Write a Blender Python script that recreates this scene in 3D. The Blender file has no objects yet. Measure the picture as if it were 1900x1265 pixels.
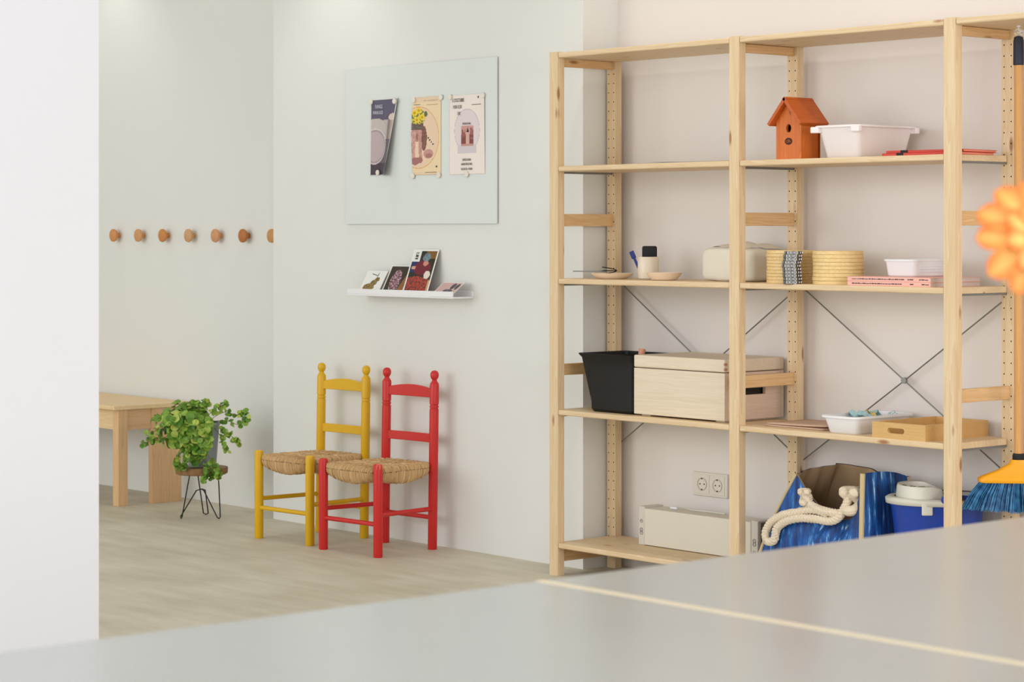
import bpy, math, random
from mathutils import Vector, Matrix, Euler, noise
R = random.Random(7)
scene = bpy.context.scene
col = scene.collection
rad = math.radians

def srgb(r, g, b):
    def f(c):
        c /= 255.0
        return c / 12.92 if c <= 0.04045 else ((c + 0.055) / 1.055) ** 2.4
    return (f(r), f(g), f(b), 1.0)

# ------------------------------------------------------------------ camera
cam_d = bpy.data.cameras.new('camera')
cam = bpy.data.objects.new('camera', cam_d)
col.objects.link(cam)
cam.location = (5.8827, -5.2957, 1.1797)
cam.rotation_euler = (rad(90), 0, rad(49.137))
cam_d.sensor_width = 36.0
cam_d.lens = 36.0 * 4298.4 / 1900
cam_d.shift_y = -(632.5 - 427.33) / 1900
cam_d.clip_start = 0.05
cam_d.dof.use_dof = True
cam_d.dof.focus_distance = 7.6
cam_d.dof.aperture_fstop = 9.0
scene.camera = cam

# ------------------------------------------------------------------ world, lights, exposure
w = bpy.data.worlds.new('world')
scene.world = w
w.use_nodes = True
w.node_tree.nodes['Background'].inputs[0].default_value = (0.985, 0.995, 1.0, 1)
w.node_tree.nodes['Background'].inputs[1].default_value = 0.62
scene.view_settings.view_transform = 'Standard'
scene.view_settings.look = 'None'
scene.view_settings.gamma = 1.0
scene.view_settings.exposure = 0.35

def area(name, loc, target, sx, sy, power, color):
    d = bpy.data.lights.new(name, 'AREA')
    d.shape = 'RECTANGLE'; d.size = sx; d.size_y = sy; d.energy = power; d.color = color
    o = bpy.data.objects.new(name, d); col.objects.link(o)
    o.location = loc
    o.rotation_euler = (Vector(target) - Vector(loc)).to_track_quat('-Z', 'Y').to_euler()
    return o
# daylight from unseen windows behind and right of the photographer, plus an added left light
area('unseen_daylight', (4.5, -9.0, 2.0), (0.5, 0, 1.0), 5.0, 2.6, 130, (0.96, 0.98, 1.0))
area('unseen_daylight', (9.3, -1.9, 1.9), (0.0, 0.2, 0.9), 4.0, 2.4, 150, (1.0, 0.965, 0.955))
area('unseen_daylight', (-1.9, -6.4, 1.9), (-1.5, 0.3, 1.0), 4.6, 2.6, 86, (0.985, 1.0, 1.0))  # added area light behind the near wall, brightens alcove, pier and floor
def downlight(x, y, z, p, c):
    d = bpy.data.lights.new('downlight', 'SPOT')
    d.energy = p; d.color = c; d.spot_size = rad(95); d.spot_blend = 0.8; d.shadow_soft_size = 0.05
    o = bpy.data.objects.new('downlight', d); col.objects.link(o)
    o.location = (x, y, z)
for x in (0.35, 1.25, 2.2):
    downlight(x, -0.30, 2.85, 11, (1.0, 0.97, 0.93))
for x in (-1.45,):
    downlight(x, -0.12, 2.62, 7, (1.0, 0.98, 0.94))
downlight(-3.35, 0.02, 2.72, 7, (1.0, 0.98, 0.94))

# ------------------------------------------------------------------ materials
MATS = {}
def newmat(name):
    m = bpy.data.materials.new(name); m.use_nodes = True
    MATS[name] = m
    nt = m.node_tree
    return m, nt, nt.nodes['Principled BSDF']
def N(nt, t, **k):
    n = nt.nodes.new(t)
    for a, b in k.items(): setattr(n, a, b)
    return n
def plain(name, c, rough=0.5, metal=0.0, bump=0.0, bscale=200.0, vary=0.0, vscale=8.0, spec=0.5, trans=0.0, coat=0.0):
    m, nt, b = newmat(name)
    b.inputs['Base Color'].default_value = c
    b.inputs['Roughness'].default_value = rough
    b.inputs['Metallic'].default_value = metal
    b.inputs['Specular IOR Level'].default_value = spec
    b.inputs['Transmission Weight'].default_value = trans
    b.inputs['Coat Weight'].default_value = coat
    tc = N(nt, 'ShaderNodeTexCoord')
    if vary > 0:
        n = N(nt, 'ShaderNodeTexNoise'); n.inputs['Scale'].default_value = vscale; n.inputs['Detail'].default_value = 5
        nt.links.new(tc.outputs['Object'], n.inputs['Vector'])
        mx = N(nt, 'ShaderNodeMix', data_type='RGBA')
        mx.inputs[6].default_value = tuple(v * (1 - vary) for v in c[:3]) + (1,)
        mx.inputs[7].default_value = tuple(min(1, v * (1 + vary)) for v in c[:3]) + (1,)
        nt.links.new(n.outputs['Fac'], mx.inputs[0]); nt.links.new(mx.outputs[2], b.inputs['Base Color'])
    if bump > 0:
        n2 = N(nt, 'ShaderNodeTexNoise'); n2.inputs['Scale'].default_value = bscale; n2.inputs['Detail'].default_value = 4
        nt.links.new(tc.outputs['Object'], n2.inputs['Vector'])
        bp = N(nt, 'ShaderNodeBump'); bp.inputs['Strength'].default_value = bump; bp.inputs['Distance'].default_value = 0.002
        nt.links.new(n2.outputs['Fac'], bp.inputs['Height']); nt.links.new(bp.outputs[0], b.inputs['Normal'])
    return m
def wood(name, light, dark, axis=2, rough=0.5, knots=True, ring=26.0, knotcol=srgb(150, 92, 45), contrast=1.0, stretch=0.045):
    """pine/beech: grain runs along the given object axis; knots are Voronoi spots"""
    m, nt, b = newmat(name)
    b.inputs['Roughness'].default_value = rough
    L = nt.links.new
    tc = N(nt, 'ShaderNodeTexCoord'); oi = N(nt, 'ShaderNodeObjectInfo')
    mul = N(nt, 'ShaderNodeVectorMath', operation='SCALE'); mul.inputs[0].default_value = (13.1, 7.7, 5.3)
    L(oi.outputs['Random'], mul.inputs['Scale'])
    add = N(nt, 'ShaderNodeVectorMath', operation='ADD'); L(tc.outputs['Object'], add.inputs[0]); L(mul.outputs[0], add.inputs[1])
    mp = N(nt, 'ShaderNodeMapping'); s = [1.0, 1.0, 1.0]; s[axis] = stretch
    mp.inputs['Scale'].default_value = s; L(add.outputs[0], mp.inputs['Vector'])
    n1 = N(nt, 'ShaderNodeTexNoise'); n1.inputs['Scale'].default_value = ring; n1.inputs['Detail'].default_value = 3; n1.inputs['Distortion'].default_value = 0.6
    L(mp.outputs[0], n1.inputs['Vector'])
    m1 = N(nt, 'ShaderNodeMath', operation='MULTIPLY'); m1.inputs[1].default_value = 9.0; L(n1.outputs['Fac'], m1.inputs[0])
    m2 = N(nt, 'ShaderNodeMath', operation='FRACT'); L(m1.outputs[0], m2.inputs[0])
    n3 = N(nt, 'ShaderNodeTexNoise'); n3.inputs['Scale'].default_value = ring * 14; n3.inputs['Detail'].default_value = 2
    L(mp.outputs[0], n3.inputs['Vector'])
    mixf = N(nt, 'ShaderNodeMath', operation='MULTIPLY_ADD'); mixf.inputs[1].default_value = 0.45 * contrast
    L(m2.outputs[0], mixf.inputs[0]); 
    m3 = N(nt, 'ShaderNodeMath', operation='MULTIPLY'); m3.inputs[1].default_value = 0.45 * contrast; L(n3.outputs['Fac'], m3.inputs[0]); L(m3.outputs[0], mixf.inputs[2])
    mx = N(nt, 'ShaderNodeMix', data_type='RGBA'); mx.inputs[6].default_value = light; mx.inputs[7].default_value = dark
    L(mixf.outputs[0], mx.inputs[0])
    out = mx.outputs[2]
    if knots:
        mk = N(nt, 'ShaderNodeMapping'); s = [1.0, 1.0, 1.0]; s[axis] = 0.3
        mk.inputs['Scale'].default_value = s; L(add.outputs[0], mk.inputs['Vector'])
        vo = N(nt, 'ShaderNodeTexVoronoi'); vo.inputs['Scale'].default_value = 17.0; L(mk.outputs[0], vo.inputs['Vector'])
        rp = N(nt, 'ShaderNodeValToRGB'); rp.color_ramp.elements[0].position = 0.07; rp.color_ramp.elements[0].color = (0.85, 0.85, 0.85, 1)
        rp.color_ramp.elements[1].position = 0.15; rp.color_ramp.elements[1].color = (0, 0, 0, 1)
        L(vo.outputs['Distance'], rp.inputs[0])
        mx2 = N(nt, 'ShaderNodeMix', data_type='RGBA'); L(rp.outputs[0], mx2.inputs[0]); L(out, mx2.inputs[6]); mx2.inputs[7].default_value = knotcol
        out = mx2.outputs[2]
    L(out, b.inputs['Base Color'])
    return m
def attrmat(name, rough=0.5, spec=0.4, trans=0.0):
    m, nt, b = newmat(name)
    a = N(nt, 'ShaderNodeAttribute'); a.attribute_name = 'Col'
    nt.links.new(a.outputs['Color'], b.inputs['Base Color'])
    b.inputs['Roughness'].default_value = rough; b.inputs['Specular IOR Level'].default_value = spec
    return m

PL, PD = srgb(234, 213, 176), srgb(212, 176, 130)
pineX = wood('pine_along_x', PL, PD, 0)
pineY = wood('pine_along_y', PL, PD, 1)
pineZ = wood('pine_along_z', PL, PD, 2)
railM = wood('pine_rail', srgb(236, 200, 150), srgb(208, 158, 98), 1)
benchX = wood('bench_pine_along_x', srgb(240, 215, 170), srgb(222, 184, 130), 0, knots=False)
benchZ = wood('bench_pine_along_z', srgb(232, 195, 150), srgb(210, 164, 115), 2, knots=False)
benchY = wood('bench_pine_along_y', srgb(232, 195, 150), srgb(210, 164, 115), 1, knots=False)
paleWood = wood('whitewashed_pine', srgb(236, 222, 200), srgb(220, 200, 172), 0, knots=False)
paleWoodY = wood('whitewashed_pine_side', srgb(236, 214, 195), srgb(218, 188, 165), 1, knots=False)
bambooM = wood('bamboo', srgb(222, 184, 120), srgb(200, 152, 88), 0, knots=False, ring=60)
hoopM = wood('hoop_beech', srgb(243, 216, 158), srgb(224, 186, 118), 0, knots=False, ring=12, stretch=0.3)
cedarM = wood('orange_cedar', srgb(222, 122, 42), srgb(190, 88, 24), 2, knots=True, ring=30, knotcol=srgb(120, 50, 12))
cedarRoof = wood('orange_cedar_roof', srgb(202, 98, 30), srgb(172, 74, 18), 1, knots=False, ring=40)
pegMs = [wood('peg_wood_%s' % n, srgb(*a), srgb(*b), 2, knots=False, ring=50, stretch=0.3) for n, a, b in
         (('honey', (214, 148, 88), (196, 128, 68)), ('tan', (212, 158, 104), (198, 140, 84)), ('amber', (208, 140, 72), (190, 120, 56)),
          ('pale', (210, 164, 118), (196, 148, 100)), ('rose', (214, 156, 112), (198, 138, 92)), ('brown', (190, 116, 56), (170, 98, 44)),
          ('sand', (206, 152, 92), (190, 134, 76)))]
barkM = plain('bark', srgb(138, 104, 66), 0.9, bump=0.8, bscale=90, vary=0.4, vscale=60)
slabM = plain('slab_top', srgb(150, 122, 78), 0.7, vary=0.2, vscale=30)
handleM = wood('broom_handle', srgb(226, 170, 104), srgb(205, 146, 80), 2, knots=False)
wallM = plain('wall_plaster', srgb(229, 229, 225), 0.85, bump=0.15, bscale=40, vary=0.015, vscale=2.5)
wallShelf = plain('wall_plaster_warm', srgb(234, 227, 222), 0.85, bump=0.15, bscale=40, vary=0.015, vscale=2.5)
wallNear = plain('wall_paint_white', srgb(229, 230, 235), 0.8, bump=0.05)
ceilM = plain('ceiling_paint', srgb(240, 240, 238), 0.9)
whiteM = plain('white_plastic', srgb(238, 238, 240), 0.35, spec=0.5)
whiteP = plain('white_plastic_translucent', srgb(244, 236, 236), 0.35)
offW = plain('off_white_plastic', srgb(222, 219, 206), 0.4)
sockM = plain('socket_plastic', srgb(228, 220, 208), 0.35)
heatM = plain('heater_enamel', srgb(226, 220, 204), 0.45)
heatC = plain('heater_endcap', srgb(216, 210, 200), 0.5)
dark = plain('dark_hole', srgb(70, 42, 22), 0.9)
black = plain('black_plastic', srgb(18, 17, 15), 0.42, vary=0.1, spec=0.3)
blackR = plain('black_rubber', srgb(20, 21, 26), 0.7)
wireM = plain('black_wire', srgb(28, 28, 28), 0.45, metal=0.3)
steelM = plain('galvanised_steel', srgb(140, 140, 136), 0.4, metal=0.7)
chromeM = plain('chrome', srgb(128, 126, 124), 0.28, metal=1.0)
ceramicM = plain('cream_ceramic', srgb(242, 228, 206), 0.35, vary=0.04, vscale=40)
clayM = plain('peach_ceramic', srgb(240, 218, 190), 0.4, vary=0.05, vscale=30)
paperM = plain('white_paper', srgb(240, 238, 232), 0.8)
wrapM = plain('paper_wrapping', srgb(236, 228, 212), 0.75, bump=0.5, bscale=60, vary=0.05, vscale=20)
filmM = plain('plastic_film', srgb(225, 218, 208), 0.25, trans=0.75)
redCov = plain('red_cover', srgb(205, 62, 45), 0.5)
pinkCov = plain('pink_cover', srgb(244, 186, 172), 0.5)
pageM = plain('book_pages', srgb(214, 200, 194), 0.8)
inkM = plain('black_ink', srgb(48, 40, 40), 0.7)
greyInk = plain('grey_ink', srgb(190, 190, 205), 0.7)
sheetM = plain('brown_board', srgb(205, 172, 148), 0.6, vary=0.08, vscale=20)
blueP = plain('blue_plastic', srgb(22, 62, 160), 0.38)
blueD = plain('navy_plastic', srgb(20, 48, 130), 0.4)
yellowP = plain('yellow_plastic', srgb(250, 172, 14), 0.35)
paleBlue = plain('pale_blue_plastic', srgb(165, 200, 205), 0.3)
yel2 = plain('soft_yellow_plastic', srgb(215, 190, 105), 0.4)
yelPaint = plain('yellow_paint', srgb(222, 174, 8), 0.38, vary=0.06, vscale=14, bump=0.08, bscale=60)
redPaint = plain('red_paint', srgb(204, 36, 34), 0.38, vary=0.06, vscale=14, bump=0.08, bscale=60)
chipM = plain('chipped_wood', srgb(226, 120, 92), 0.7)
glassB = plain('glass_board_face', srgb(222, 228, 226), 0.22, spec=0.4)
magM = plain('magnet_white', srgb(232, 226, 214), 0.4)
tapeM = plain('clear_tape', srgb(214, 214, 204), 0.3)
potM = plain('grey_zinc_pot', srgb(146, 154, 156), 0.6, vary=0.08, vscale=12)
soilM = plain('soil', srgb(60, 44, 30), 0.95, bump=1, bscale=80)
stemM = plain('plant_stem', srgb(120, 100, 50), 0.7)
gStem = plain('flower_stem', srgb(96, 140, 60), 0.6)
ropeM = plain('cotton_rope', srgb(226, 210, 186), 0.9, bump=0.6, bscale=300)
trimM = plain('jute_trim', srgb(204, 184, 140), 0.85, bump=0.4, bscale=200)
liningM = plain('tan_lining', srgb(176, 146, 112), 0.85, vary=0.08, vscale=12)
vaseM = plain('vase_glass', srgb(225, 235, 235), 0.05, trans=0.9)
leafM = attrmat('leaf', 0.45)
rushM = attrmat('rush', 0.8)
printM = attrmat('print', 0.45, 0.3)
petalM = attrmat('petal', 0.5)
brassM = plain('seam_strip_wood', srgb(255, 238, 205), 0.5)

# table laminate: satin light grey with faint cloudy wiping marks
tableM, nt, b = newmat('table_laminate')
tc = N(nt, 'ShaderNodeTexCoord'); mp = N(nt, 'ShaderNodeMapping'); mp.inputs['Scale'].default_value = (1.2, 3.0, 1)
nt.links.new(tc.outputs['Object'], mp.inputs[0])
n = N(nt, 'ShaderNodeTexNoise'); n.inputs['Scale'].default_value = 3; n.inputs['Detail'].default_value = 4
nt.links.new(mp.outputs[0], n.inputs['Vector'])
mx = N(nt, 'ShaderNodeMix', data_type='RGBA'); mx.inputs[6].default_value = srgb(184, 188, 185); mx.inputs[7].default_value = srgb(188, 192, 189)
nt.links.new(n.outputs['Fac'], mx.inputs[0]); nt.links.new(mx.outputs[2], b.inputs['Base Color'])
mr = N(nt, 'ShaderNodeMapRange'); mr.inputs[3].default_value = 0.15; mr.inputs[4].default_value = 0.19
nt.links.new(n.outputs['Fac'], mr.inputs[0]); nt.links.new(mr.outputs[0], b.inputs['Roughness']); b.inputs['IOR'].default_value = 1.8
# floor: trowelled micro-cement with long soft streaks
floorM, nt, b = newmat('floor_microcement')
tc = N(nt, 'ShaderNodeTexCoord')
def fnoise(sc, scale, det, rot=0.0):
    mp = N(nt, 'ShaderNodeMapping'); mp.inputs['Scale'].default_value = sc; mp.inputs['Rotation'].default_value = (0, 0, rot)
    nt.links.new(tc.outputs['Object'], mp.inputs[0])
    n = N(nt, 'ShaderNodeTexNoise'); n.inputs['Scale'].default_value = scale; n.inputs['Detail'].default_value = det
    nt.links.new(mp.outputs[0], n.inputs['Vector']); return n
n1 = fnoise((1.4, 1.4, 1), 1.6, 8); n2 = fnoise((1.0, 5.0, 1), 3.0, 7, rad(-50))
ad = N(nt, 'ShaderNodeMath', operation='ADD'); nt.links.new(n1.outputs['Fac'], ad.inputs[0]); nt.links.new(n2.outputs['Fac'], ad.inputs[1])
rp = N(nt, 'ShaderNodeValToRGB'); e = rp.color_ramp.elements
e[0].position = 0.36; e[0].color = srgb(190, 182, 160); e[1].position = 0.66; e[1].color = srgb(216, 210, 192)
hv = N(nt, 'ShaderNodeMath', operation='MULTIPLY'); hv.inputs[1].default_value = 0.5; nt.links.new(ad.outputs[0], hv.inputs[0])
nt.links.new(hv.outputs[0], rp.inputs[0]); nt.links.new(rp.outputs[0], b.inputs['Base Color']); b.inputs['Roughness'].default_value = 0.55
bpn = N(nt, 'ShaderNodeBump'); bpn.inputs['Strength'].default_value = 0.15; bpn.inputs['Distance'].default_value = 0.004
nt.links.new(n2.outputs['Fac'], bpn.inputs['Height']); nt.links.new(bpn.outputs[0], b.inputs['Normal'])
# bag cloth: ikat brush strokes of blues and white running down the panel
bagM, nt, b = newmat('ikat_cloth')
tc = N(nt, 'ShaderNodeTexCoord'); mp = N(nt, 'ShaderNodeMapping'); mp.inputs['Scale'].default_value = (34, 34, 4.2)
nt.links.new(tc.outputs['Object'], mp.inputs[0])
n1 = N(nt, 'ShaderNodeTexNoise'); n1.inputs['Scale'].default_value = 1.6; n1.inputs['Detail'].default_value = 5; n1.inputs['Roughness'].default_value = 0.6
nt.links.new(mp.outputs[0], n1.inputs['Vector'])
rp = N(nt, 'ShaderNodeValToRGB'); els = rp.color_ramp.elements
els[0].position = 0.32; els[0].color = srgb(8, 34, 82); els[1].position = 0.70; els[1].color = srgb(232, 238, 246)
for p, c in ((0.44, srgb(14, 62, 128)), (0.55, srgb(20, 88, 164)), (0.61, srgb(58, 132, 200)), (0.65, srgb(150, 192, 230))):
    x = els.new(p); x.color = c
nt.links.new(n1.outputs['Fac'], rp.inputs[0]); nt.links.new(rp.outputs[0], b.inputs['Base Color']); b.inputs['Roughness'].default_value = 0.6
# bristles
bristM, nt, b = newmat('blue_bristles')
tc = N(nt, 'ShaderNodeTexCoord'); n1 = N(nt, 'ShaderNodeTexNoise'); n1.inputs['Scale'].default_value = 60
nt.links.new(tc.outputs['Object'], n1.inputs['Vector'])
rp = N(nt, 'ShaderNodeValToRGB'); rp.color_ramp.elements[0].position = 0.35; rp.color_ramp.elements[0].color = srgb(24, 84, 140)
rp.color_ramp.elements[1].position = 0.65; rp.color_ramp.elements[1].color = srgb(74, 146, 196)
nt.links.new(n1.outputs['Fac'], rp.inputs[0]); nt.links.new(rp.outputs[0], b.inputs['Base Color'])

# ------------------------------------------------------------------ mesh builder
class MB:
    def __init__(s): s.v = []; s.f = []; s.m = []; s.c = []
    def face(s, idx, mat=0, c=None):
        s.f.append(tuple(idx)); s.m.append(mat); s.c.append(c)
    def verts(s, pts):
        n = len(s.v); s.v += [tuple(p) for p in pts]; return n
    def box(s, x0, x1, y0, y1, z0, z1, mat=0, M=None, c=None):
        p = [(x0, y0, z0), (x1, y0, z0), (x1, y1, z0), (x0, y1, z0), (x0, y0, z1), (x1, y0, z1), (x1, y1, z1), (x0, y1, z1)]
        if M is not None: p = [M @ Vector(q) for q in p]
        n = s.verts(p)
        for f in ((0, 3, 2, 1), (4, 5, 6, 7), (0, 1, 5, 4), (1, 2, 6, 5), (2, 3, 7, 6), (3, 0, 4, 7)):
            s.face([n + i for i in f], mat, c)
    def rings(s, rs, mat=0, closed=True, cap0=True, cap1=True, c=None):
        k = len(rs[0]); base = [s.verts(r) for r in rs]
        for a, b2 in zip(base, base[1:]):
            for i in range(k if closed else k - 1):
                j = (i + 1) % k
                s.face((a + i, a + j, b2 + j, b2 + i), mat, c)
        if cap0: s.face([base[0] + i for i in range(k)][::-1], mat, c)
        if cap1: s.face([base[-1] + i for i in range(k)], mat, c)
    def cyl(s, p0, p1, r0, r1=None, n=16, mat=0, cap=True):
        r1 = r0 if r1 is None else r1
        p0, p1 = Vector(p0), Vector(p1); q = (p1 - p0).to_track_quat('Z', 'Y')
        rs = []
        for p, r in ((p0, r0), (p1, r1)):
            rs.append([p + q @ Vector((r * math.cos(t * 2 * math.pi / n), r * math.sin(t * 2 * math.pi / n), 0)) for t in range(n)])
        s.rings(rs, mat, cap0=cap, cap1=cap)
    def lathe(s, prof, n=24, M=None, mat=0, cap0=False, cap1=False, sx=1, sy=1):
        rs = []
        for r, z in prof:
            ring = [Vector((sx * r * math.cos(t * 2 * math.pi / n), sy * r * math.sin(t * 2 * math.pi / n), z)) for t in range(n)]
            if M is not None: ring = [M @ p for p in ring]
            rs.append(ring)
        s.rings(rs, mat, cap0=cap0, cap1=cap1)
    def tube(s, pts, r, n=8, mat=0, taper=None, c=None):
        pts = [Vector(p) for p in pts]; rs = []
        up = Vector((0, 0, 1))
        for i, p in enumerate(pts):
            d = (pts[min(i + 1, len(pts) - 1)] - pts[max(i - 1, 0)]).normalized()
            a = d.cross(up)
            if a.length < 1e-3: a = d.cross(Vector((1, 0, 0)))
            a.normalize(); b2 = d.cross(a).normalized(); up = b2.cross(d) if False else up
            rr = r if taper is None else r * (1 + (taper - 1) * i / (len(pts) - 1))
            rs.append([p + a * rr * math.cos(t * 2 * math.pi / n) + b2 * rr * math.sin(t * 2 * math.pi / n) for t in range(n)])
        s.rings(rs, mat, c=c)
    def grid(s, fn, nu, nv, mat=0, cfn=None, closed_u=False):
        n = s.verts([fn(i / nu, j / nv) for j in range(nv + 1) for i in range(nu + 1)])
        for j in range(nv):
            for i in range(nu):
                a = n + j * (nu + 1) + i
                s.face((a, a + 1, a + nu + 2, a + nu + 1), mat, cfn((i + .5) / nu, (j + .5) / nv) if cfn else None)
    def build(s, name, mats, parent=None, bev=0.0, smooth=35, seg=2, solid=0.0, weld=False):
        me = bpy.data.meshes.new(name); me.from_pydata(s.v, [], s.f)
        if not isinstance(mats, (list, tuple)): mats = [mats]
        for m in mats: me.materials.append(m)
        me.polygons.foreach_set('material_index', s.m)
        if any(c is not None for c in s.c):
            at = me.color_attributes.new('Col', 'FLOAT_COLOR', 'CORNER'); data = []
            for p, c in zip(me.polygons, s.c):
                data += list(c if c is not None else (1, 1, 1, 1)) * p.loop_total
            at.data.foreach_set('color', data)
        if weld:
            import bmesh
            bm = bmesh.new(); bm.from_mesh(me); bmesh.ops.remove_doubles(bm, verts=bm.verts, dist=1e-5); bm.to_mesh(me); bm.free()
        if smooth:
            me.polygons.foreach_set('use_smooth', [True] * len(me.polygons)); me.set_sharp_from_angle(angle=rad(smooth))
        me.update()
        o = bpy.data.objects.new(name, me); col.objects.link(o)
        if parent is not None: o.parent = parent
        if solid:
            md = o.modifiers.new('solid', 'SOLIDIFY'); md.thickness = solid; md.offset = 0
        if bev:
            md = o.modifiers.new('bevel', 'BEVEL'); md.width = bev; md.segments = seg; md.limit_method = 'ANGLE'; md.angle_limit = rad(40)
        return o

def tag(o, label, cat, group=None):
    o['label'] = label; o['category'] = cat
    if group: o['group'] = group
    return o
def thing(name, label, cat, loc=(0, 0, 0), rz=0.0, group=None):
    o = bpy.data.objects.new(name, None); col.objects.link(o)
    o.empty_display_size = 0.05; o.location = loc; o.rotation_euler = (0, 0, rad(rz))
    return tag(o, label, cat, group)
def struct(o): o['kind'] = 'structure'; return o
def boxo(name, mat, x0, x1, y0, y1, z0, z1, parent=None, bev=0.0):
    b = MB(); b.box(x0, x1, y0, y1, z0, z1); return b.build(name, mat, parent, bev=bev, smooth=0 if not bev else 35)
def copy_tree(o, parent=None):
    c = o.copy(); col.objects.link(c)
    if parent is not None: c.parent = parent
    for ch in list(o.children): copy_tree(ch, c)
    return c
def rrect(cx, cy, w2, d2, r, z, n=5):
    pts = []
    for (sx, sy, a0) in ((1, 1, 0), (-1, 1, 90), (-1, -1, 180), (1, -1, 270)):
        for i in range(n + 1):
            a = rad(a0 + 90 * i / n)
            pts.append((cx + sx * (w2 - r) + r * math.cos(a), cy + sy * (d2 - r) + r * math.sin(a), z))
    return pts
def catmull(P, k=8):
    P = [Vector(p) for p in P]; out = []
    for i in range(len(P) - 1):
        a = P[max(i - 1, 0)]; b2 = P[i]; c = P[i + 1]; d = P[min(i + 2, len(P) - 1)]
        for t in range(k):
            t /= k
            out.append(0.5 * ((2 * b2) + (c - a) * t + (2 * a - 5 * b2 + 4 * c - d) * t * t + (3 * b2 - a - 3 * c + d) * t ** 3))
    out.append(P[-1]); return out
def text(name, s, size, mat, M, parent=None, align='LEFT', extrude=0.0002, sx=1.0):
    cu = bpy.data.curves.new(name, 'FONT'); cu.body = s; cu.size = size; cu.align_x = align; cu.extrude = extrude; cu.resolution_u = 2
    t = bpy.data.objects.new('tmp', cu); me = bpy.data.meshes.new_from_object(t)
    bpy.data.objects.remove(t); bpy.data.curves.remove(cu)
    me.transform(M @ Matrix.Diagonal((sx, 1, 1, 1))); me.materials.clear(); me.materials.append(mat)
    o = bpy.data.objects.new(name, me); col.objects.link(o)
    if parent is not None: o.parent = parent
    return o
FRONT = lambda x, y, z: Matrix.Translation((x, y, z)) @ Matrix.Rotation(rad(90), 4, 'X')   # text upright, facing -Y

# ------------------------------------------------------------------ the room
CEIL = 2.95
struct(boxo('floor', floorM, -4.6, 7.5, -8.0, 0.5, -0.12, 0.0))
struct(boxo('ceiling', ceilM, -4.6, 5.2, -3.2, 0.5, CEIL, CEIL + 0.1))
struct(boxo('wall_back', wallShelf, -0.06, 7.5, 0.335, 0.5, 0.0, CEIL))
struct(boxo('wall_pier', wallM, -1.925, -0.055, 0.168, 0.5, 0.0, CEIL))
struct(boxo('wall_alcove', wallM, -4.6, -1.925, 0.302, 0.5, 0.0, CEIL))
struct(boxo('wall_left', wallNear, 1.36, 1.52, -8.0, -2.70, 0.0, CEIL))
struct(boxo('wall_far', wallM, -4.7, -4.6, -8.0, 0.5, 0.0, CEIL))

# ------------------------------------------------------------------ shelving unit
UA, UB, UD, UH = 0.042, 0.030, 0.300, 1.790
S1, S2, S3, S4, S5 = 1.787, 1.399, 1.015, 0.567, 0.112
FX = [0.0, 0.85, 1.70, 2.55]
unit = thing('shelving_unit', 'tall open pine shelving unit with drilled posts against the back wall', 'shelving unit', (0, 0, 0))
def post_mb(x1, y0, face):
    """post with x in [x1-UA, x1], y in [y0, y0+UB]; the face 'front' (-Y) or 'rear' (+Y) carries two columns of peg holes"""
    x0 = x1 - UA; y1 = y0 + UB; b = MB()
    yf = y0 if face == 'front' else y1; inw = 1 if face == 'front' else -1
    n = b.verts([(x0, y0, 0), (x1, y0, 0), (x1, y1, 0), (x0, y1, 0), (x0, y0, UH), (x1, y0, UH), (x1, y1, UH), (x0, y1, UH)])
    fs = [(0, 3, 2, 1), (4, 5, 6, 7), (1, 2, 6, 5), (3, 0, 4, 7)] + ([(2, 3, 7, 6)] if face == 'front' else [(0, 1, 5, 4)])
    for f in fs: b.face([n + i for i in f])
    zs = [0.0, 0.030] + [0.030 + 0.0323 * (k + 1) for k in range(53)] + [UH]
    xm = (x0 + x1) / 2
    for k in range(len(zs) - 1):
        for (a, c) in ((x0, xm), (xm, x1)):
            z0, z1 = zs[k], zs[k + 1]
            if k == 0 or k == len(zs) - 2:
                q = b.verts([(a, yf, z0), (c, yf, z0), (c, yf, z1), (a, yf, z1)]); b.face(range(q, q + 4)); continue
            cx = x0 + UA * (0.2 if a == x0 else 0.81); cz = (z0 + z1) / 2; r = 0.0023
            out = [(a, z0), (cx, z0), (c, z0), (c, cz), (c, z1), (cx, z1), (a, z1), (a, cz)]
            inn = [(cx + r * math.cos(rad(t)), cz + r * math.sin(rad(t))) for t in (225, 270, 315, 0, 45, 90, 135, 180)]
            q = b.verts([(p, yf, z) for p, z in out] + [(p, yf, z) for p, z in inn] + [(p, yf + inw * 0.012, z) for p, z in inn])
            for i in range(8):
                j = (i + 1) % 8
                b.face((q + i, q + j, q + 8 + j, q + 8 + i)); b.face((q + 8 + i, q + 8 + j, q + 16 + j, q + 16 + i), 1)
            b.face([q + 16 + i for i in range(8)], 1)
    return b
for fx in FX:
    post_mb(fx, 0.0, 'rear').build('post', [pineZ, dark], unit, smooth=0)
    post_mb(fx, UD - UB, 'front').build('post', [pineZ, dark], unit, smooth=0)
    for z0, z1 in ((1.741, 1.768), (1.194, 1.236), (0.683, 0.722), (0.045, 0.084)):
        boxo('rail', railM, fx - 0.030, fx - 0.012, UB, UD - UB, z0, z1, unit, bev=0.0015)
def shelf_board(k, top):
    x0, x1 = FX[k] + 0.0012, FX[k + 1] - UA - 0.0012
    b = MB(); b.box(x0, x1, 0.0, UD, top - 0.018, top)
    o = b.build('shelf', pineX, unit, bev=0.004, seg=3)
    for xa, xb in ((FX[k] - 0.020, x0), (x1, FX[k + 1] - UA + 0.0195)):
        t = boxo('shelf_tongue', pineX, xa, xb, UB + 0.003, UD - UB - 0.003, top - 0.018, top, o)
        xs = xa if xa < x0 - 0.01 else xb - 0.008
        if top < 1.7: boxo('support_strip', steelM, xs, xs + 0.008, UB + 0.001, UD - UB - 0.001, top - 0.025, top - 0.0185, o)
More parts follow.
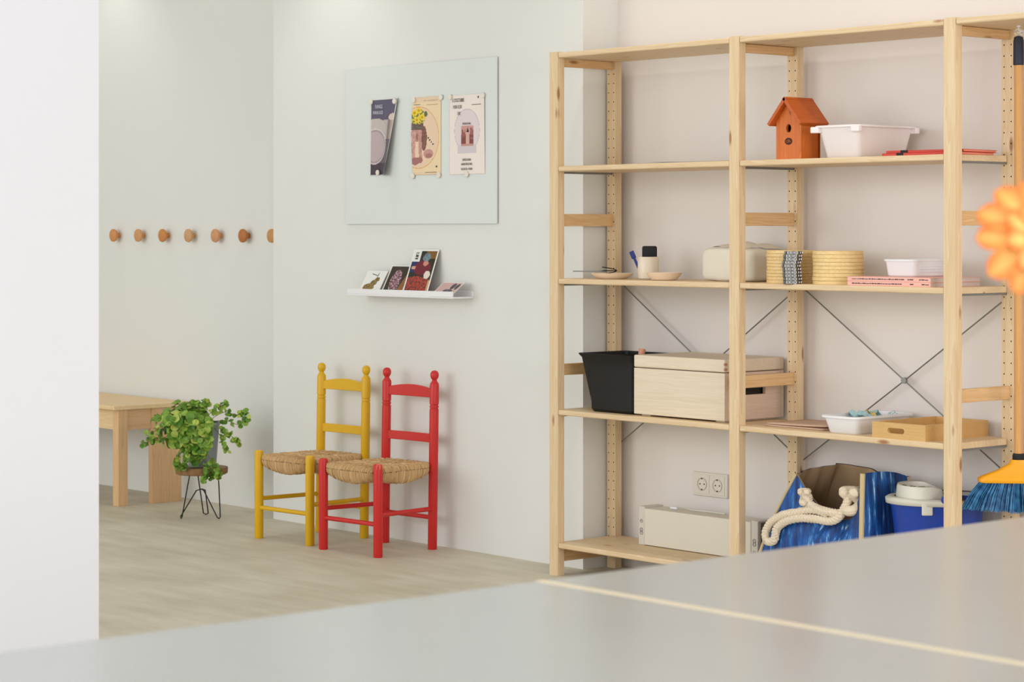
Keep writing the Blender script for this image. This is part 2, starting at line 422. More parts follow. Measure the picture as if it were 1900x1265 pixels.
for k in (0, 1):
    for t in (S1, S2, S3, S4, S5): shelf_board(k, t)
shelf_board(2, S1)
for k in (0, 1):
    x0 = FX[k]; y = UD + 0.005; b = MB()
    b.cyl((x0 - 0.02, y, 1.004), (x0 + 0.412, y, 0.716), 0.0024, n=8); b.cyl((x0 + 0.412, y, 0.716), (x0 + 0.83, y, 0.438), 0.0024, n=8)
    b.cyl((x0 + 0.83, y + 0.001, 1.0), (x0 + 0.412, y + 0.001, 0.716), 0.0024, n=8); b.cyl((x0 + 0.412, y + 0.001, 0.716), (x0 - 0.02, y + 0.001, 0.430), 0.0024, n=8)
    ob = b.build('cross_brace', steelM, unit)
    c = MB(); c.cyl((x0 + 0.412, y - 0.005, 0.716), (x0 + 0.412, y + 0.004, 0.716), 0.010, n=16)
    c.build('centre_plate', steelM, ob)

# ------------------------------------------------------------------ upper shelf (S2)
boxo_s = boxo('cardboard_sheet', plain('grey_board', srgb(196, 186, 180), 0.7), 0.37, 0.785, 0.02, 0.26, S2, S2 + 0.002)
tag(boxo_s, 'thin grey card sheet lying under white paper on the left bay shelf', 'sheet')
b = MB()
def curl(u, v):
    return (0.385 + 0.395 * u, 0.015 + 0.235 * v, S2 + 0.0024 + 0.006 * max(0, u - 0.8) * 5 * max(0, v - .2) + 0.004 * (1 - u) ** 3)
b.grid(curl, 20, 6)
tag(b.build('paper_sheet', paperM, solid=0.0005), 'loose white paper with curled corner on top of the grey card sheet', 'paper')

bh = thing('birdhouse', 'orange stained wooden birdhouse with gabled roof beside a white tub', 'birdhouse', (1.0445, 0.06, S2))
b = MB(); hw, hd, he, ha = 0.0515, 0.044, 0.118, 0.178
hole_c = (0.0, 0.095); rr = 0.011; 
# body: side walls, back, floor, and a front wall with a real round hole
fr = [(-hw, 0), (hw, 0), (hw, he), (0, ha), (-hw, he)]
b.box(-hw, -hw + 0.01, -hd + 0.0102, hd - 0.0102, 0, he); b.box(hw - 0.01, hw, -hd + 0.0102, hd - 0.0102, 0, he); b.box(-hw + .011, hw - .011, -hd + .0102, hd - .0102, 0, 0.008)
def gable(y0, y1, hole):
    n = 20; poly = []
    for i in range(n):
        a = 2 * math.pi * i / n; dx, dz = math.cos(a), math.sin(a); best = 9
        for (ax, az), (bx2, bz) in zip(fr, fr[1:] + fr[:1]):
            ex, ez = bx2 - ax, bz - az; den = dx * ez - dz * ex
            if abs(den) < 1e-9: continue
            t = ((ax - 0) * ez - (az - hole_c[1]) * ex) / den; s = ((ax) * dz - (az - hole_c[1]) * dx) / den
            if t > 0 and -1e-6 <= s <= 1 + 1e-6: best = min(best, t)
        poly.append((dx * best, hole_c[1] + dz * best))
    for c in fr:   # snap nearest boundary sample to each corner
        i = min(range(n), key=lambda q: (poly[q][0] - c[0]) ** 2 + (poly[q][1] - c[1]) ** 2); poly[i] = c
    inn = [(rr * math.cos(2 * math.pi * i / n), hole_c[1] + rr * 1.2 * math.sin(2 * math.pi * i / n)) for i in range(n)]
    q = b.verts([(x, y0, z) for x, z in poly] + [(x, y0, z) for x, z in inn] + [(x, y1, z) for x, z in poly] + [(x, y1, z) for x, z in inn])
    for i in range(n):
        j = (i + 1) % n
        b.face((q + i, q + j, q + n + j, q + n + i)); b.face((q + n + i, q + n + j, q + 3 * n + j, q + 3 * n + i))
        b.face((q + 2 * n + i, q + 3 * n + i, q + 3 * n + j, q + 2 * n + j)); b.face((q + i, q + 2 * n + i, q + 2 * n + j, q + j))
gable(-hd, -hd + 0.010, True)
q = b.verts([(x, hd, z) for x, z in fr] + [(x, hd - 0.01, z) for x, z in fr])
b.face([q + i for i in range(5)]); b.face([q + 5 + i for i in range(5)][::-1])
b.build('body', cedarM, bh, smooth=0)
for sgn in (-1, 1):
    p = MB(); L = 0.108; ang = math.atan2(ha - he, hw)
    M = Matrix.Translation((0, 0, ha + 0.014)) @ Matrix.Rotation(sgn * ang, 4, 'Y')
    p.box(0 if sgn > 0 else -L, L if sgn > 0 else 0, -hd - 0.022, hd + 0.020, -0.011, 0.0, M=M)
    p.build('roof_panel', cedarRoof, bh, bev=0.001)
b = MB(); M = Matrix.Translation((0.0, -hd - 0.0005, 0.055)) @ Matrix.Rotation(rad(90), 4, 'X')
b.lathe([(0.0001, 0.001), (0.0115, 0.001), (0.0125, 0)], 28, M, sx=1.25, sy=0.85, cap0=True)
em = b.build('emblem', plain('burnt_mark', srgb(74, 30, 10), 0.8), bh)
b = MB()
for a, bb, r in (((-0.010, 0.000), (-0.002, 0.004), 0.0009), ((-0.002, -0.005), (0.002, 0.006), 0.0008), ((0.003, -0.004), (0.004, 0.005), 0.0009), ((0.005, 0.002), (0.011, -0.003), 0.0009), ((-0.009, -0.003), (-0.004, -0.004), 0.0008)):
    b.cyl((a[0], -hd - 0.0018, 0.055 + a[1]), (bb[0], -hd - 0.0018, 0.055 + bb[1]), r, n=6)
b.build('figure', plain('burnt_mark_light', srgb(176, 104, 60), 0.8), em)

def bin_mb(w2, d2, h, taper, lip, r=0.02, t=0.003, lipdrop=0.006):
    b = MB(); k = taper
    rs = [rrect(0, 0, w2 * k - 0.004, d2 * k - 0.004, r * .8, 0.0), rrect(0, 0, w2 * k, d2 * k, r, 0.004), rrect(0, 0, w2, d2, r, h - lipdrop),
          rrect(0, 0, w2 + lip, d2 + lip, r + lip, h - lipdrop), rrect(0, 0, w2 + lip, d2 + lip, r + lip, h - 0.001), rrect(0, 0, w2 + lip - 0.001, d2 + lip - 0.001, r + lip, h),
          rrect(0, 0, w2 - t, d2 - t, r, h), rrect(0, 0, w2 - t, d2 - t, r, h - 0.002), rrect(0, 0, w2 * k - t, d2 * k - t, r, 0.008), rrect(0, 0, w2 * k - t - .004, d2 * k - t - .004, r * .8, 0.005)]
    b.rings(rs); return b
tub = thing('storage_tub', 'white plastic storage tub with wide rim tabs beside the birdhouse', 'tub', (1.239, 0.150, S2))
bin_mb(0.080, 0.134, 0.098, 0.84, 0.012, 0.02).build('tub_body', whiteP, tub)
for sx, sy in ((-1, -1), (1, -1), (1, 1), (-1, 1)):
    b = MB(); b.box(-0.016, 0.016, -0.012, 0.006, -0.022, -0.003, M=Matrix.Translation((sx * 0.080, sy * 0.134, 0.098)))
    b.build('rim_tab', whiteP, tub, bev=0.003)

def notebook(name, cx, cy, z, w, d, t, cover, page, label, rz=0, grp=None, cat='notebook', band=True, spineside='front'):
    o = thing(name, label, cat, (cx, cy, z), rz, grp)
    b = MB(); c = 0.0012
    b.box(-w / 2, w / 2, -d / 2, d / 2, 0, c); b.box(-w / 2, w / 2, -d / 2, d / 2, t - c, t)
    if spineside == 'front': b.box(-w / 2, w / 2, -d / 2, -d / 2 + c, c, t - c)
    b.build('cover', cover, o, bev=0.0004)
    b = MB(); b.box(-w / 2 + 0.002, w / 2 - 0.002, -d / 2 + c, d / 2 - 0.003, c, t - c); b.build('pages', page, o, smooth=0)
    return o
n1 = notebook('notebook', 1.545, 0.115, S2, 0.265, 0.19, 0.008, redCov, plain('orange_pages', srgb(240, 150, 120), 0.7), 'lower red notebook with black corner band lying beside the white tub', 4, 'red notebooks on the upper shelf')
n2 = notebook('notebook', 1.550, 0.125, S2 + 0.0085, 0.262, 0.188, 0.007, redCov, MATS['orange_pages'], 'upper red notebook lying on another red notebook beside the white tub', 7, 'red notebooks on the upper shelf')
for o, t in ((n1, 0.008), (n2, 0.007)):
    b = MB(); b.box(-0.080, -0.056, -0.0958, -0.0944, -0.0002, t + 0.0004); b.build('elastic_band', blackR, o, smooth=0)

# ------------------------------------------------------------------ middle shelf (S3)
def dish(cx, cy, rx, ry, h, label, m):
    o = thing('dish', label, 'dish', (cx, cy, S3), 49)
    b = MB(); b.lathe([(0.55, 0.0), (0.70, 0.002), (0.90, h * .6), (1.0, h), (0.975, h + .001), (0.86, h * .62), (0.6, 0.006), (0.02, 0.005)], 40, sx=rx, sy=ry, cap0=True, cap1=True)
    b.build('bowl', m, o); return o
dish(0.165, 0.10, 0.0725, 0.05, 0.019, 'peach oval ceramic dish holding scissors at the left end of the shelf', clayM)
dish(0.430, 0.085, 0.060, 0.046, 0.025, 'small peach oval ceramic dish in front of the cream cup', clayM)
sc = thing('scissors', 'small dark handled scissors resting in the left oval dish', 'scissors', (0.140, 0.078, S3 + 0.024), 49)
b = MB(); b.box(-0.10, 0.0, -0.004, 0.001, 0.0, 0.002); b.box(-0.10, 0.0, 0.000, 0.005, 0.0022, 0.004)
b.build('blade', steelM, sc, bev=0.0005)
for s in (-1, 1):
    b = MB(); b.tube([(0.0 + 0.024 + 0.024 * math.cos(t), s * 0.014 + 0.011 * math.sin(t), 0.004 + (0.012 if s > 0 else 0) * math.sin(t / 2)) for t in [math.pi + i * 2 * math.pi / 20 for i in range(21)]], 0.0018, 6)
    b.build('finger_loop', blackR, sc)
cup = thing('cup', 'cream ceramic cup holding a black case and a blue brush', 'cup', (0.260, 0.178, S3))
b = MB(); b.lathe([(0.030, 0), (0.0355, 0.002), (0.0365, 0.02), (0.0365, 0.074), (0.0355, 0.0755), (0.034, 0.074), (0.034, 0.006), (0.001, 0.005)], 36, cap0=True, cap1=True); b.build('cup_body', ceramicM, cup)
pc = thing('case', 'black soft case with rounded corners standing in the cream cup', 'case', (0.264, 0.180, S3 + 0.008), 49)
b = MB(); rs = []
for y, k in ((-0.006, 0.94), (-0.004, 1), (0.004, 1), (0.006, 0.94)):
    rs.append([(p[0] * k, y, 0.052 + p[1] * k) for p in rrect(0, 0, 0.0250, 0.052, 0.007, 0)])
b.rings(rs); b.build('case_body', blackR, pc)
br = thing('brush', 'bright blue plastic brush poking out of the cream cup', 'brush', (0.246, 0.164, S3 + 0.008), 49)
M = Matrix.Rotation(rad(-24), 4, 'Y'); b = MB(); b.box(-0.0045, 0.0045, -0.003, 0.003, 0.0, 0.074, M=M); b.build('handle', blueD, br, bev=0.0015)
b = MB(); b.box(-0.008, 0.008, -0.0045, 0.0045, 0.068, 0.094, M=M); b.build('head', blueD, br, bev=0.002)

def soft_box(b, w, d, h, mat=0, amp=0.003, seed=0):
    n = 14
    def pt(a, bb, c):
        p = Vector((a, bb, c)); q = Vector((max(-1, min(1, a)), max(-1, min(1, bb)), max(-1, min(1, c))))
        e = 10; L = (abs(q.x) ** e + abs(q.y) ** e + abs(q.z) ** e) ** (1 / e); q = q / max(L, 1e-6)
        r = Vector((q.x * w / 2, q.y * d / 2, q.z * h / 2 + h / 2))
        k = noise.noise(Vector((r.x * 25 + seed, r.y * 25, r.z * 25))) * amp
        r += Vector((q.x, q.y, q.z * 0.6)) * k
        r.z = max(0, r.z); return r
    for ax in range(3):
        for s in (-1, 1):
            def fn(u, v, ax=ax, s=s):
                a, bb = 2 * u - 1, 2 * v - 1
                if s < 0: a = -a
                return (pt(s, a, bb), pt(-a, s, bb), pt(a, bb, s))[ax]
            b.grid(fn, n, n, mat)
pk = thing('package', 'pale paper wrapped block package standing behind the middle post', 'package', (0.678, 0.197, S3))
b = MB(); soft_box(b, 0.235, 0.150, 0.108); b.build('wrapping', wrapM, pk, smooth=60, weld=True)
b = MB()
def film(u, v):
    a = u * 2 - 1
    return (-0.118 + 0.24 * u, -0.02 + 0.09 * v, 0.1095 + 0.016 * (1 - a * a) * math.sin(v * math.pi) + 0.004 * math.sin(u * 17))
b.grid(film, 24, 10); b.build('film_top', wrapM, pk, smooth=60)

def hoop_mb(r, h, t=0.009):
    b = MB(); b.lathe([(r - 0.0008, 0), (r, 0.0008), (r, h - 0.0012), (r - 0.0008, h - 0.0006), (r - t, h - 0.0006), (r - t, 0)], 56)
    k = b.v[:]; n = 56
    for i in range(n):
        j = (i + 1) % n; b.face((5 * n + i, 5 * n + j, j, i))
    return b
def hoop_stack(cx, cy, count, h, r, side, labelf):
    for k in range(count):
        if k == 0:
            o = hoop_mb(r, h).build('wooden_hoop', hoopM); first = o
        else:
            o = first.copy(); col.objects.link(o)
        o.location = (cx + R.uniform(-.0012, .0012), cy + R.uniform(-.0012, .0012), S3 + k * h); o.rotation_euler = (0, 0, R.uniform(0, 6))
        tag(o, labelf(k, count), 'hoop', 'wooden hoops stacked on the middle shelf')
ordw = ['bottom', 'second', 'third', 'fourth', 'fifth', 'sixth', 'seventh', 'eighth', 'ninth', 'topmost']
def hl(side):
    return lambda k, n: ('pale wooden hoop, %s, in the %s hoop stack' % ((ordw[k] + ' from the bottom' if 0 < k < n - 1 else ('lowest' if k == 0 else 'topmost')), side))
hoop_stack(0.965, 0.118, 10, 0.0103, 0.078, 'left', hl('left'))
hoop_stack(1.168, 0.105, 9, 0.0114, 0.078, 'right', hl('right'))
b = MB(); b.lathe([(0.0275, 0), (0.0285, 0.0008), (0.0285, 0.003), (0.0265, 0.0045), (0.0265, 0.007), (0.0285, 0.0085), (0.0285, 0.0098), (0.026, 0.0100), (0.024, 0.0098), (0.024, 0.0002)], 30)
for i in range(16):
    a = 2 * math.pi * i / 16; b.cyl((0.0272 * math.cos(a), 0.0272 * math.sin(a), 0.003), (0.0272 * math.cos(a), 0.0272 * math.sin(a), 0.0085), 0.0022, n=6)
mr0 = b.build('metal_ring', chromeM)
for k in range(10):
    o = mr0 if k == 0 else mr0.copy()
    if k: col.objects.link(o)
    o.location = (1.055 + [0.002, 0.001, -.001, 0, -.003, -.004, -.001, 0.002, 0.001, 0.006][k] , 0.020 + [0, .001, .001, 0, .002, 0, -.001, 0, .001, .001][k], S3 + 0.0101 * k)
    tag(o, 'small shiny ribbed metal ring, %s in the ring stack before the hoops' % ('lowest' if k == 0 else 'topmost' if k == 9 else ordw[k] + ' from the bottom'), 'ring', 'metal rings stacked on the middle shelf')

for k in (0, 1):
    o = notebook('magazine', 1.4425, 0.130, S3 + 0.0135 * k, 0.315, 0.235, 0.0133, pinkCov, pageM,
                 ('lower' if k == 0 else 'upper') + ' pink spined magazine of the pair lying under the white tray', 0, 'pink magazines on the middle shelf', 'magazine')
    b = MB(); x = -0.140
    while x < 0.14:
        wd = R.uniform(0.004, 0.014)
        if not (0.048 < x < 0.068 or 0.086 < x < 0.112): b.box(x, x + wd, -0.1179, -0.1174, 0.0055, 0.0055 + R.choice([0.0022, 0.003]))
        x += wd + 0.002
    b.build('spine_print', inkM, o, smooth=0)
t2 = thing('plastic_tray', 'small white ribbed plastic tray resting on the pink magazines', 'tray', (1.435, 0.148, S3 + 0.0272))
bin_mb(0.058, 0.078, 0.052, 0.93, 0.005, 0.015).build('tray_body', whiteM, t2)
b = MB()
for k in range(4): b.box(0.0560, 0.0590, -0.05, 0.055, 0.014 + 0.008 * k, 0.0155 + 0.008 * k)
b.build('side_rib', whiteM, t2, smooth=0)

# ------------------------------------------------------------------ lower shelf (S4)
pl = thing('planter', 'black rectangular plastic planter box with flared lip beside the wooden crate', 'planter', (0.222, 0.142, S4))
b = MB(); W, D, Hh = 0.110, 0.105, 0.197
b.rings([rrect(0, 0, W - 0.012, D - 0.012, 0.012, 0), rrect(0, 0, W - 0.004, D - 0.004, 0.016, 0.010), rrect(-0.001, 0, W - 0.002, D, 0.015, Hh * .70), rrect(-0.007, 0, W + 0.006, D + .002, 0.015, Hh * .86),
         rrect(-0.020, 0, W + 0.022, D + 0.006, 0.012, Hh - 0.008), rrect(-0.021, 0, W + 0.026, D + 0.008, 0.012, Hh - 0.002), rrect(-0.021, 0, W + 0.024, D + 0.006, 0.012, Hh),
         rrect(-0.020, 0, W + 0.019, D + .003, 0.012, Hh - 0.001), rrect(0, 0, W - 0.008, D - 0.008, 0.012, 0.012)])
b.build('planter_body', black, pl)
tw = thing('trowel', 'pink and blue tool handle sticking up inside the black planter', 'tool', (0.260, 0.10, S4 + 0.013))
b = MB(); b.cyl((0, 0, 0), (0, 0.045, 0.178), 0.008, n=16); b.build('blue_grip', blueD, tw)
b = MB(); b.cyl((0, 0.045, 0.178), (0, 0.050, 0.200), 0.011, 0.012, n=16); b.build('pink_end', plain('salmon_plastic', srgb(226, 158, 130), 0.5), tw, bev=0.002)

cr = thing('wooden_crate', 'large pale wooden storage crate with lid and cut handle slot', 'crate', (0.5475, 0.172, S4))
W, D = 0.2075, 0.138
b = MB(); zb, zt = 0.006, 0.158
b.box(-W, W, -D, -D + 0.012, zb, zt); b.box(-W, W, D - 0.012, D, zb, zt); b.box(-W + .012, W - .012, -D + .012, D - .012, zb, zb + .01)
b.build('crate_box', paleWood, cr, bev=0.001)
for s in (-1, 1):
    b = MB(); xo = s * W; xi = s * (W - 0.012); sl, sh, zc = 0.048, 0.011, 0.096
    ys = [-D + 0.0122, -0.0 - sl + 0.004, 0.0 + sl + 0.004, D - 0.0122]
    x0, x1 = min(xo, xi), max(xo, xi)
    b.box(x0, x1, ys[0], ys[1], zb, zt); b.box(x0, x1, ys[2], ys[3], zb, zt); b.box(x0, x1, ys[1], ys[2], zb, zc - sh); b.box(x0, x1, ys[1], ys[2], zc + sh, zt)
    b.build('end_panel', paleWoodY, cr, smooth=0)
boxo('slot_shade_panel', plain('painted_slot_shade', srgb(60, 52, 44), 0.9), W - 0.03, W - 0.026, -0.06, 0.07, 0.06, 0.13, cr)  # added dark panel behind the handle slot, coloured as the shade inside the crate
for x in (-1, 1):
    boxo('foot', paleWood, x * 0.17 - 0.02, x * 0.17 + 0.02, -D + .02, D - .02, 0.0, 0.006, cr)
b = MB(); b.box(-W - 0.001, W + 0.001, -D - 0.001, D + 0.001, 0.160, 0.201); b.build('lid', paleWood, cr, bev=0.005, seg=3)
b = MB()
for k in range(2): b.box(W - 0.003, W + 0.0016, -D - 0.0016, -D + 0.011, 0.166 + 0.016 * k, 0.174 + 0.016 * k)
b.build('finger_joint', plain('end_grain', srgb(190, 150, 118), 0.7), cr, smooth=0)

for k, (dx, lab) in enumerate((((0.0), 'lower thin brown board lying on the shelf behind the white basin'), ((0.012), 'upper thin brown board with lifted edge behind the white basin'))):
    b = MB(); b.grid(lambda u, v: (0.905 + dx + 0.245 * u, 0.055 + 0.19 * v, S4 + 0.003 + 0.006 * k + 0.004 * k * (u - .3) ** 2 + .003 * k * u), 10, 4)
    tag(b.build('thin_board', sheetM, solid=0.004), lab, 'board', 'thin boards on the lower shelf')
ba = thing('plastic_basin', 'white low plastic basin with rounded rim holding pastel cutters', 'basin', (1.246, 0.150, S4))
bin_mb(0.067, 0.132, 0.053, 0.90, 0.010, 0.022).build('basin_body', whiteM, ba)
cut = [(-.035, -.02, 0.020, 0), (0.0, -0.01, 0.024, 0), (0.005, 0.035, 0.017, 0), (-.02, 0.06, 0.018, 0), (0.03, 0.085, 0.015, 0), (-0.02, 0.025, 0.016, 1), (0.015, 0.012, 0.014, 1)]
cl = ['large pale blue flower cutter in the near half of the white basin', 'largest pale blue cutter in the middle of the white basin', 'medium pale blue cutter behind the largest one in the basin', 'pale blue cutter toward the back of the white basin', 'smallest pale blue cutter at the far end of the basin', 'soft yellow cutter left in the white basin', 'small soft yellow cutter right in the white basin']
for i, (x, y, r, yy) in enumerate(cut):
    b = MB(); n = 30; rs = []
    tilt = Matrix.Translation((1.246 + x, 0.15 + y, S4 + 0.044)) @ Euler((R.uniform(-.9, .9) + .9, R.uniform(-.5, .5), R.uniform(0, 3))).to_matrix().to_4x4()
    for (kk, z) in ((1.0, -0.008), (1.0, 0.008), (0.93, 0.008), (0.93, -0.008)):
        rs.append([tilt @ Vector((r * kk * (1 + .16 * math.cos(5 * t * 2 * math.pi / n)) * math.cos(t * 2 * math.pi / n), r * kk * (1 + .16 * math.cos(5 * t * 2 * math.pi / n)) * math.sin(t * 2 * math.pi / n), z)) for t in range(n)])
    b.rings(rs + [rs[0]], cap0=False, cap1=False)
    for s in range(3): b.cyl(tilt @ Vector((-r * .9, 0, 0)), tilt @ Vector((r * .9 * math.cos(s), r * .9 * math.sin(s), 0)), 0.0012, n=6)
    tag(b.build('cutter', yel2 if yy else paleBlue), cl[i], 'cutter', 'pastel cutters in the white basin')
bt = thing('bamboo_tray', 'open bamboo tray with slotted handle beside the white basin', 'tray', (1.487, 0.151, S4))
W, D, H2 = 0.100, 0.146, 0.047; t = 0.010
for s in (-1, 1):
    b = MB(); y0, y1 = sorted((s * D, s * (D - t))); 
    b.box(-W, W, y0, y1, 0, 0.016); b.box(-W, W, y0, y1, 0.032, H2); b.box(-W, -0.042, y0, y1, 0.016, 0.032); b.box(0.022, W, y0, y1, 0.016, 0.032)
    for cx, sg in ((-0.042, 1), (0.022, -1)):
        # rounded ends of the slot
        pts = [(cx, 0.016)] + [(cx + sg * (0.008 - 0.008 * math.cos(rad(a))), 0.024 - 0.008 * math.sin(rad(a))) for a in (90, 60, 30, 0)]
        for flip in (1, -1):
            P = [(cx, 0.024 - flip * 0.008)] + [(cx + sg * 0.008 * (1 - math.cos(rad(a))), 0.024 - flip * 0.008 * math.sin(rad(a))) for a in (0, 30, 60, 90)]
            q = b.verts([(x, y0 + .0001, z) for x, z in P] + [(x, y1 - .0001, z) for x, z in P]); b.face([q + i for i in range(5)]); b.face([q + 9 - i for i in range(5)])
            for i in range(1, 4): b.face((q + i, q + i + 1, q + 6 + i, q + 5 + i))
    b.build('end_panel', bambooM, bt, smooth=0)
    x0, x1 = sorted((s * W, s * (W - t)))
    boxo('side_panel', bambooM, x0, x1, -D + t + .0003, D - t - .0003, 0, H2, bt)
boxo('tray_base', bambooM, -W + t + .0003, W - t - .0003, -D + t + .0003, D - t - .0003, 0.001, 0.006, bt)

# ------------------------------------------------------------------ bottom shelf (S5)
ht = thing('panel_heater', 'long cream panel heater lying on its side on the bottom shelf', 'heater', (0.4815, 0.2305, S5))
b = MB(); b.box(-0.246, 0.246, -0.047, 0.045, 0.002, 0.126); b.build('panel', heatM, ht, bev=0.002)
for s in (-1, 1):
    x0, x1 = sorted((s * 0.2765, s * 0.2465)); b = MB(); b.box(x0, x1, -0.046, 0.045, 0, 0.131); ec = b.build('end_cap', heatC, ht, bev=0.003)
    b = MB(); xc = (x0 + x1) / 2
    for zc, rr2 in (((0.082, 0.006), (0.052, 0.007), (0.042, 0.007)) if s < 0 else ((0.066, 0.007), (0.055, 0.007), (0.028, 0.006))):
        M = Matrix.Translation((xc, -0.0461, zc)) @ Matrix.Rotation(rad(90), 4, 'X')
        b.lathe([(rr2, 0), (rr2, 0.001), (rr2 * .8, 0.001), (rr2 * .8, 0)], 20, M); b.cyl((xc - rr2 * .4, -0.0466, zc), (xc + rr2 * .4, -0.0466, zc), 0.0007, n=5)
    b.build('pictogram', plain('grey_print_%d' % (s + 1), srgb(120, 116, 110), 0.7), ec)
boxo('dark_end_plate', plain('dark_end_face', srgb(120, 108, 92), 0.8), 0.2766, 0.2776, -0.032, 0.040, 0.018, 0.125, ht)  # thin darker plate over the heater's right end
b = MB(); b.cyl((-0.165, 0.0, 0.1315), (-0.135, 0.0, 0.1315), 0.005, n=12); pg = b.build('cable_clip', whiteM, ht)
cd = MB(); cd.tube(catmull([(0.330, 0.235, S5 + 0.133), (0.352, 0.232, S5 + 0.139), (0.375, 0.228, S5 + 0.140), (0.40, 0.240, S5 + 0.1315), (0.46, 0.250, S5 + 0.1305), (0.55, 0.250, S5 + 0.1305)]), 0.0025, 8)
tag(cd.build('power_cord', offW), 'short pale power cord lying on top of the cream heater', 'cord')

bag = thing('tote_bag', 'blue and white striped woven tote bag with thick rope handles', 'bag', (1.12, 0.15, S5))
# perimeter control: front-left, front ..., front-right, side, back-right, back ..., back-left (bottom xy, top xyz) in bag space
def lerp(a, b2, t): return tuple(p + (q - p) * t for p, q in zip(a, b2))
FRT = [(-0.062, -0.115, 0.318), (-0.020, -0.118, 0.270), (0.010, -0.100, 0.225), (0.045, -0.088, 0.196), (0.090, -0.086, 0.190), (0.135, -0.092, 0.196), (0.165, -0.104, 0.226), (0.190, -0.118, 0.285), (0.218, -0.128, 0.342)]
FRB = [lerp((-0.225, -0.125, 0.0), (0.212, -0.130, 0.0), i / 8) for i in range(9)]
SDT = [(0.218, -0.128, 0.342), (0.224, -0.05, 0.343), (0.222, 0.02, 0.335), (0.215, 0.085, 0.318)]
SDB = [(0.212, -0.130, 0), (0.222, -0.05, 0), (0.222, 0.03, 0), (0.212, 0.115, 0)]
BKT = [(0.215, 0.085, 0.318), (0.13, 0.112, 0.312), (0.06, 0.118, 0.322), (0.0, 0.10, 0.335), (-0.045, 0.05, 0.340)]
BKB = [(0.212, 0.115, 0), (0.11, 0.12, 0), (0.0, 0.12, 0), (-0.11, 0.12, 0), (-0.215, 0.115, 0)]
LFT = [(-0.045, 0.05, 0.340), (-0.055, -0.04, 0.330), (-0.062, -0.115, 0.318)]
LFB = [(-0.215, 0.115, 0), (-0.225, 0.0, 0), (-0.225, -0.125, 0)]
def panel(T, B, amp, seed, fold=0.0, nu=40, nv=30):
    TT, BB = catmull(T, 8), catmull(B, 8)
    def samp(C, u):
        x = u * (len(C) - 1); i = min(int(x), len(C) - 2); return C[i].lerp(C[i + 1], x - i)
    nrm = ((BB[-1] - BB[0]).cross(Vector((0, 0, 1)))).normalized()
    def fn(u, v):
        t, bt2 = samp(TT, u), samp(BB, u)
        p = bt2.lerp(t, v)
        # sides stay upright below and swing in above
        k = v ** 1.25; p.x = bt2.x + (t.x - bt2.x) * k; p.y = bt2.y + (t.y - bt2.y) * v ** 2.2
        edge = min(1, 8 * min(u, 1 - u)); 
        p += nrm * edge * (amp * noise.noise(Vector((u * 6 + seed, v * 1.6, 0))) + 0.010 * math.sin(v * math.pi))
        return p
    b = MB(); b.grid(fn, nu, nv); return b, fn
outer = []; 
for nm, T, B, seed in (('front_panel', FRT, FRB, 1), ('side_panel', SDT, SDB, 5), ('back_panel', BKT, BKB, 9), ('side_panel', LFT, LFB, 13)):
    b, fn = panel(T, B, 0.006 if seed == 5 else 0.022, seed)
    o = b.build(nm, [bagM], bag, smooth=60)
    outer.append((nm, fn))
    li = MB(); li.grid(lambda u, v: Vector(fn(u, v)) * 1.0 - (Vector((fn(u, v)[0] - 0.05, fn(u, v)[1], 0)).normalized() * 0.004), 30, 20)
    li.build('lining', liningM, o, smooth=60)
boxo('bag_bottom', liningM, -0.205, 0.205, -0.11, 0.11, 0.001, 0.006, bag)
def trim(pts, r):
    b = MB(); b.tube(pts, r, 8); return b.build('trim', trimM, bag)
f0, f1, f2 = outer[0][1], outer[1][1], outer[2][1]
trim([f0(0, v / 20) for v in range(21)], 0.0048)
trim([Vector(f0(1, v / 20)) + Vector((0.001, -0.003, 0)) for v in range(21)], 0.0055 + 0.0025)
trim([f1(1, v / 20) for v in range(21)], 0.006)
b = MB(); b.tube([f2(u / 30, 1) for u in range(31)], 0.0018, 6); b.build('top_binding', plain('dark_binding', srgb(52, 44, 48), 0.8), bag)
def rope(path, r=0.0075, name='rope_handle'):
    P = catmull(path, 10); b = MB(); L = [0.0]
    for i in range(1, len(P)): L.append(L[-1] + (P[i] - P[i - 1]).length)
    for s in range(3):
        pts = []
        for i, p in enumerate(P):
            d = (P[min(i + 1, len(P) - 1)] - P[max(i - 1, 0)]).normalized(); a = d.cross(Vector((0.2, 1, 0.1))).normalized(); c = d.cross(a)
            ph = L[i] * 2 * math.pi / 0.030 + s * 2 * math.pi / 3
            pts.append(p + (a * math.cos(ph) + c * math.sin(ph)) * r * 0.52)
        b.tube(pts, r * 0.60, 8)
    return b.build(name, ropeM, bag)
yy = -0.140
rope([(0.085, yy, 0.212), (0.03, yy - .004, 0.218), (-0.03, yy - .006, 0.205), (-0.085, yy - .008, 0.192), (-0.135, yy - .008, 0.165), (-0.158, yy - .008, 0.130), (-0.150, yy - .008, 0.105), (-0.122, yy - .008, 0.112), (-0.108, yy - .010, 0.150),
      (-0.065, yy - .012, 0.176), (-0.005, yy - .014, 0.190), (0.05, yy - .010, 0.192), (0.10, yy - .002, 0.190), (0.130, yy + .004, 0.205), (0.150, yy + .012, 0.240), (0.163, yy + .02, 0.275), (0.175, yy + .045, 0.285)], 0.0125)
rope([(0.00, yy, 0.268), (0.012, yy - .002, 0.240), (0.05, yy - .003, 0.223), (0.10, yy, 0.216), (0.128, yy + .01, 0.214)], 0.0125)
def knot(c, r, name):
    b = MB(); 
    pts = [Vector(c) + Vector((r * math.sin(t) * .9 + .3 * r * math.sin(3 * t), .5 * r * math.cos(3 * t), r * math.cos(t) * 1.1 - .3 * r * math.cos(2 * t))) for t in [i * 2 * math.pi / 36 for i in range(37)]]
    b.tube(pts, r * 0.62, 10); b.build(name, ropeM, bag)
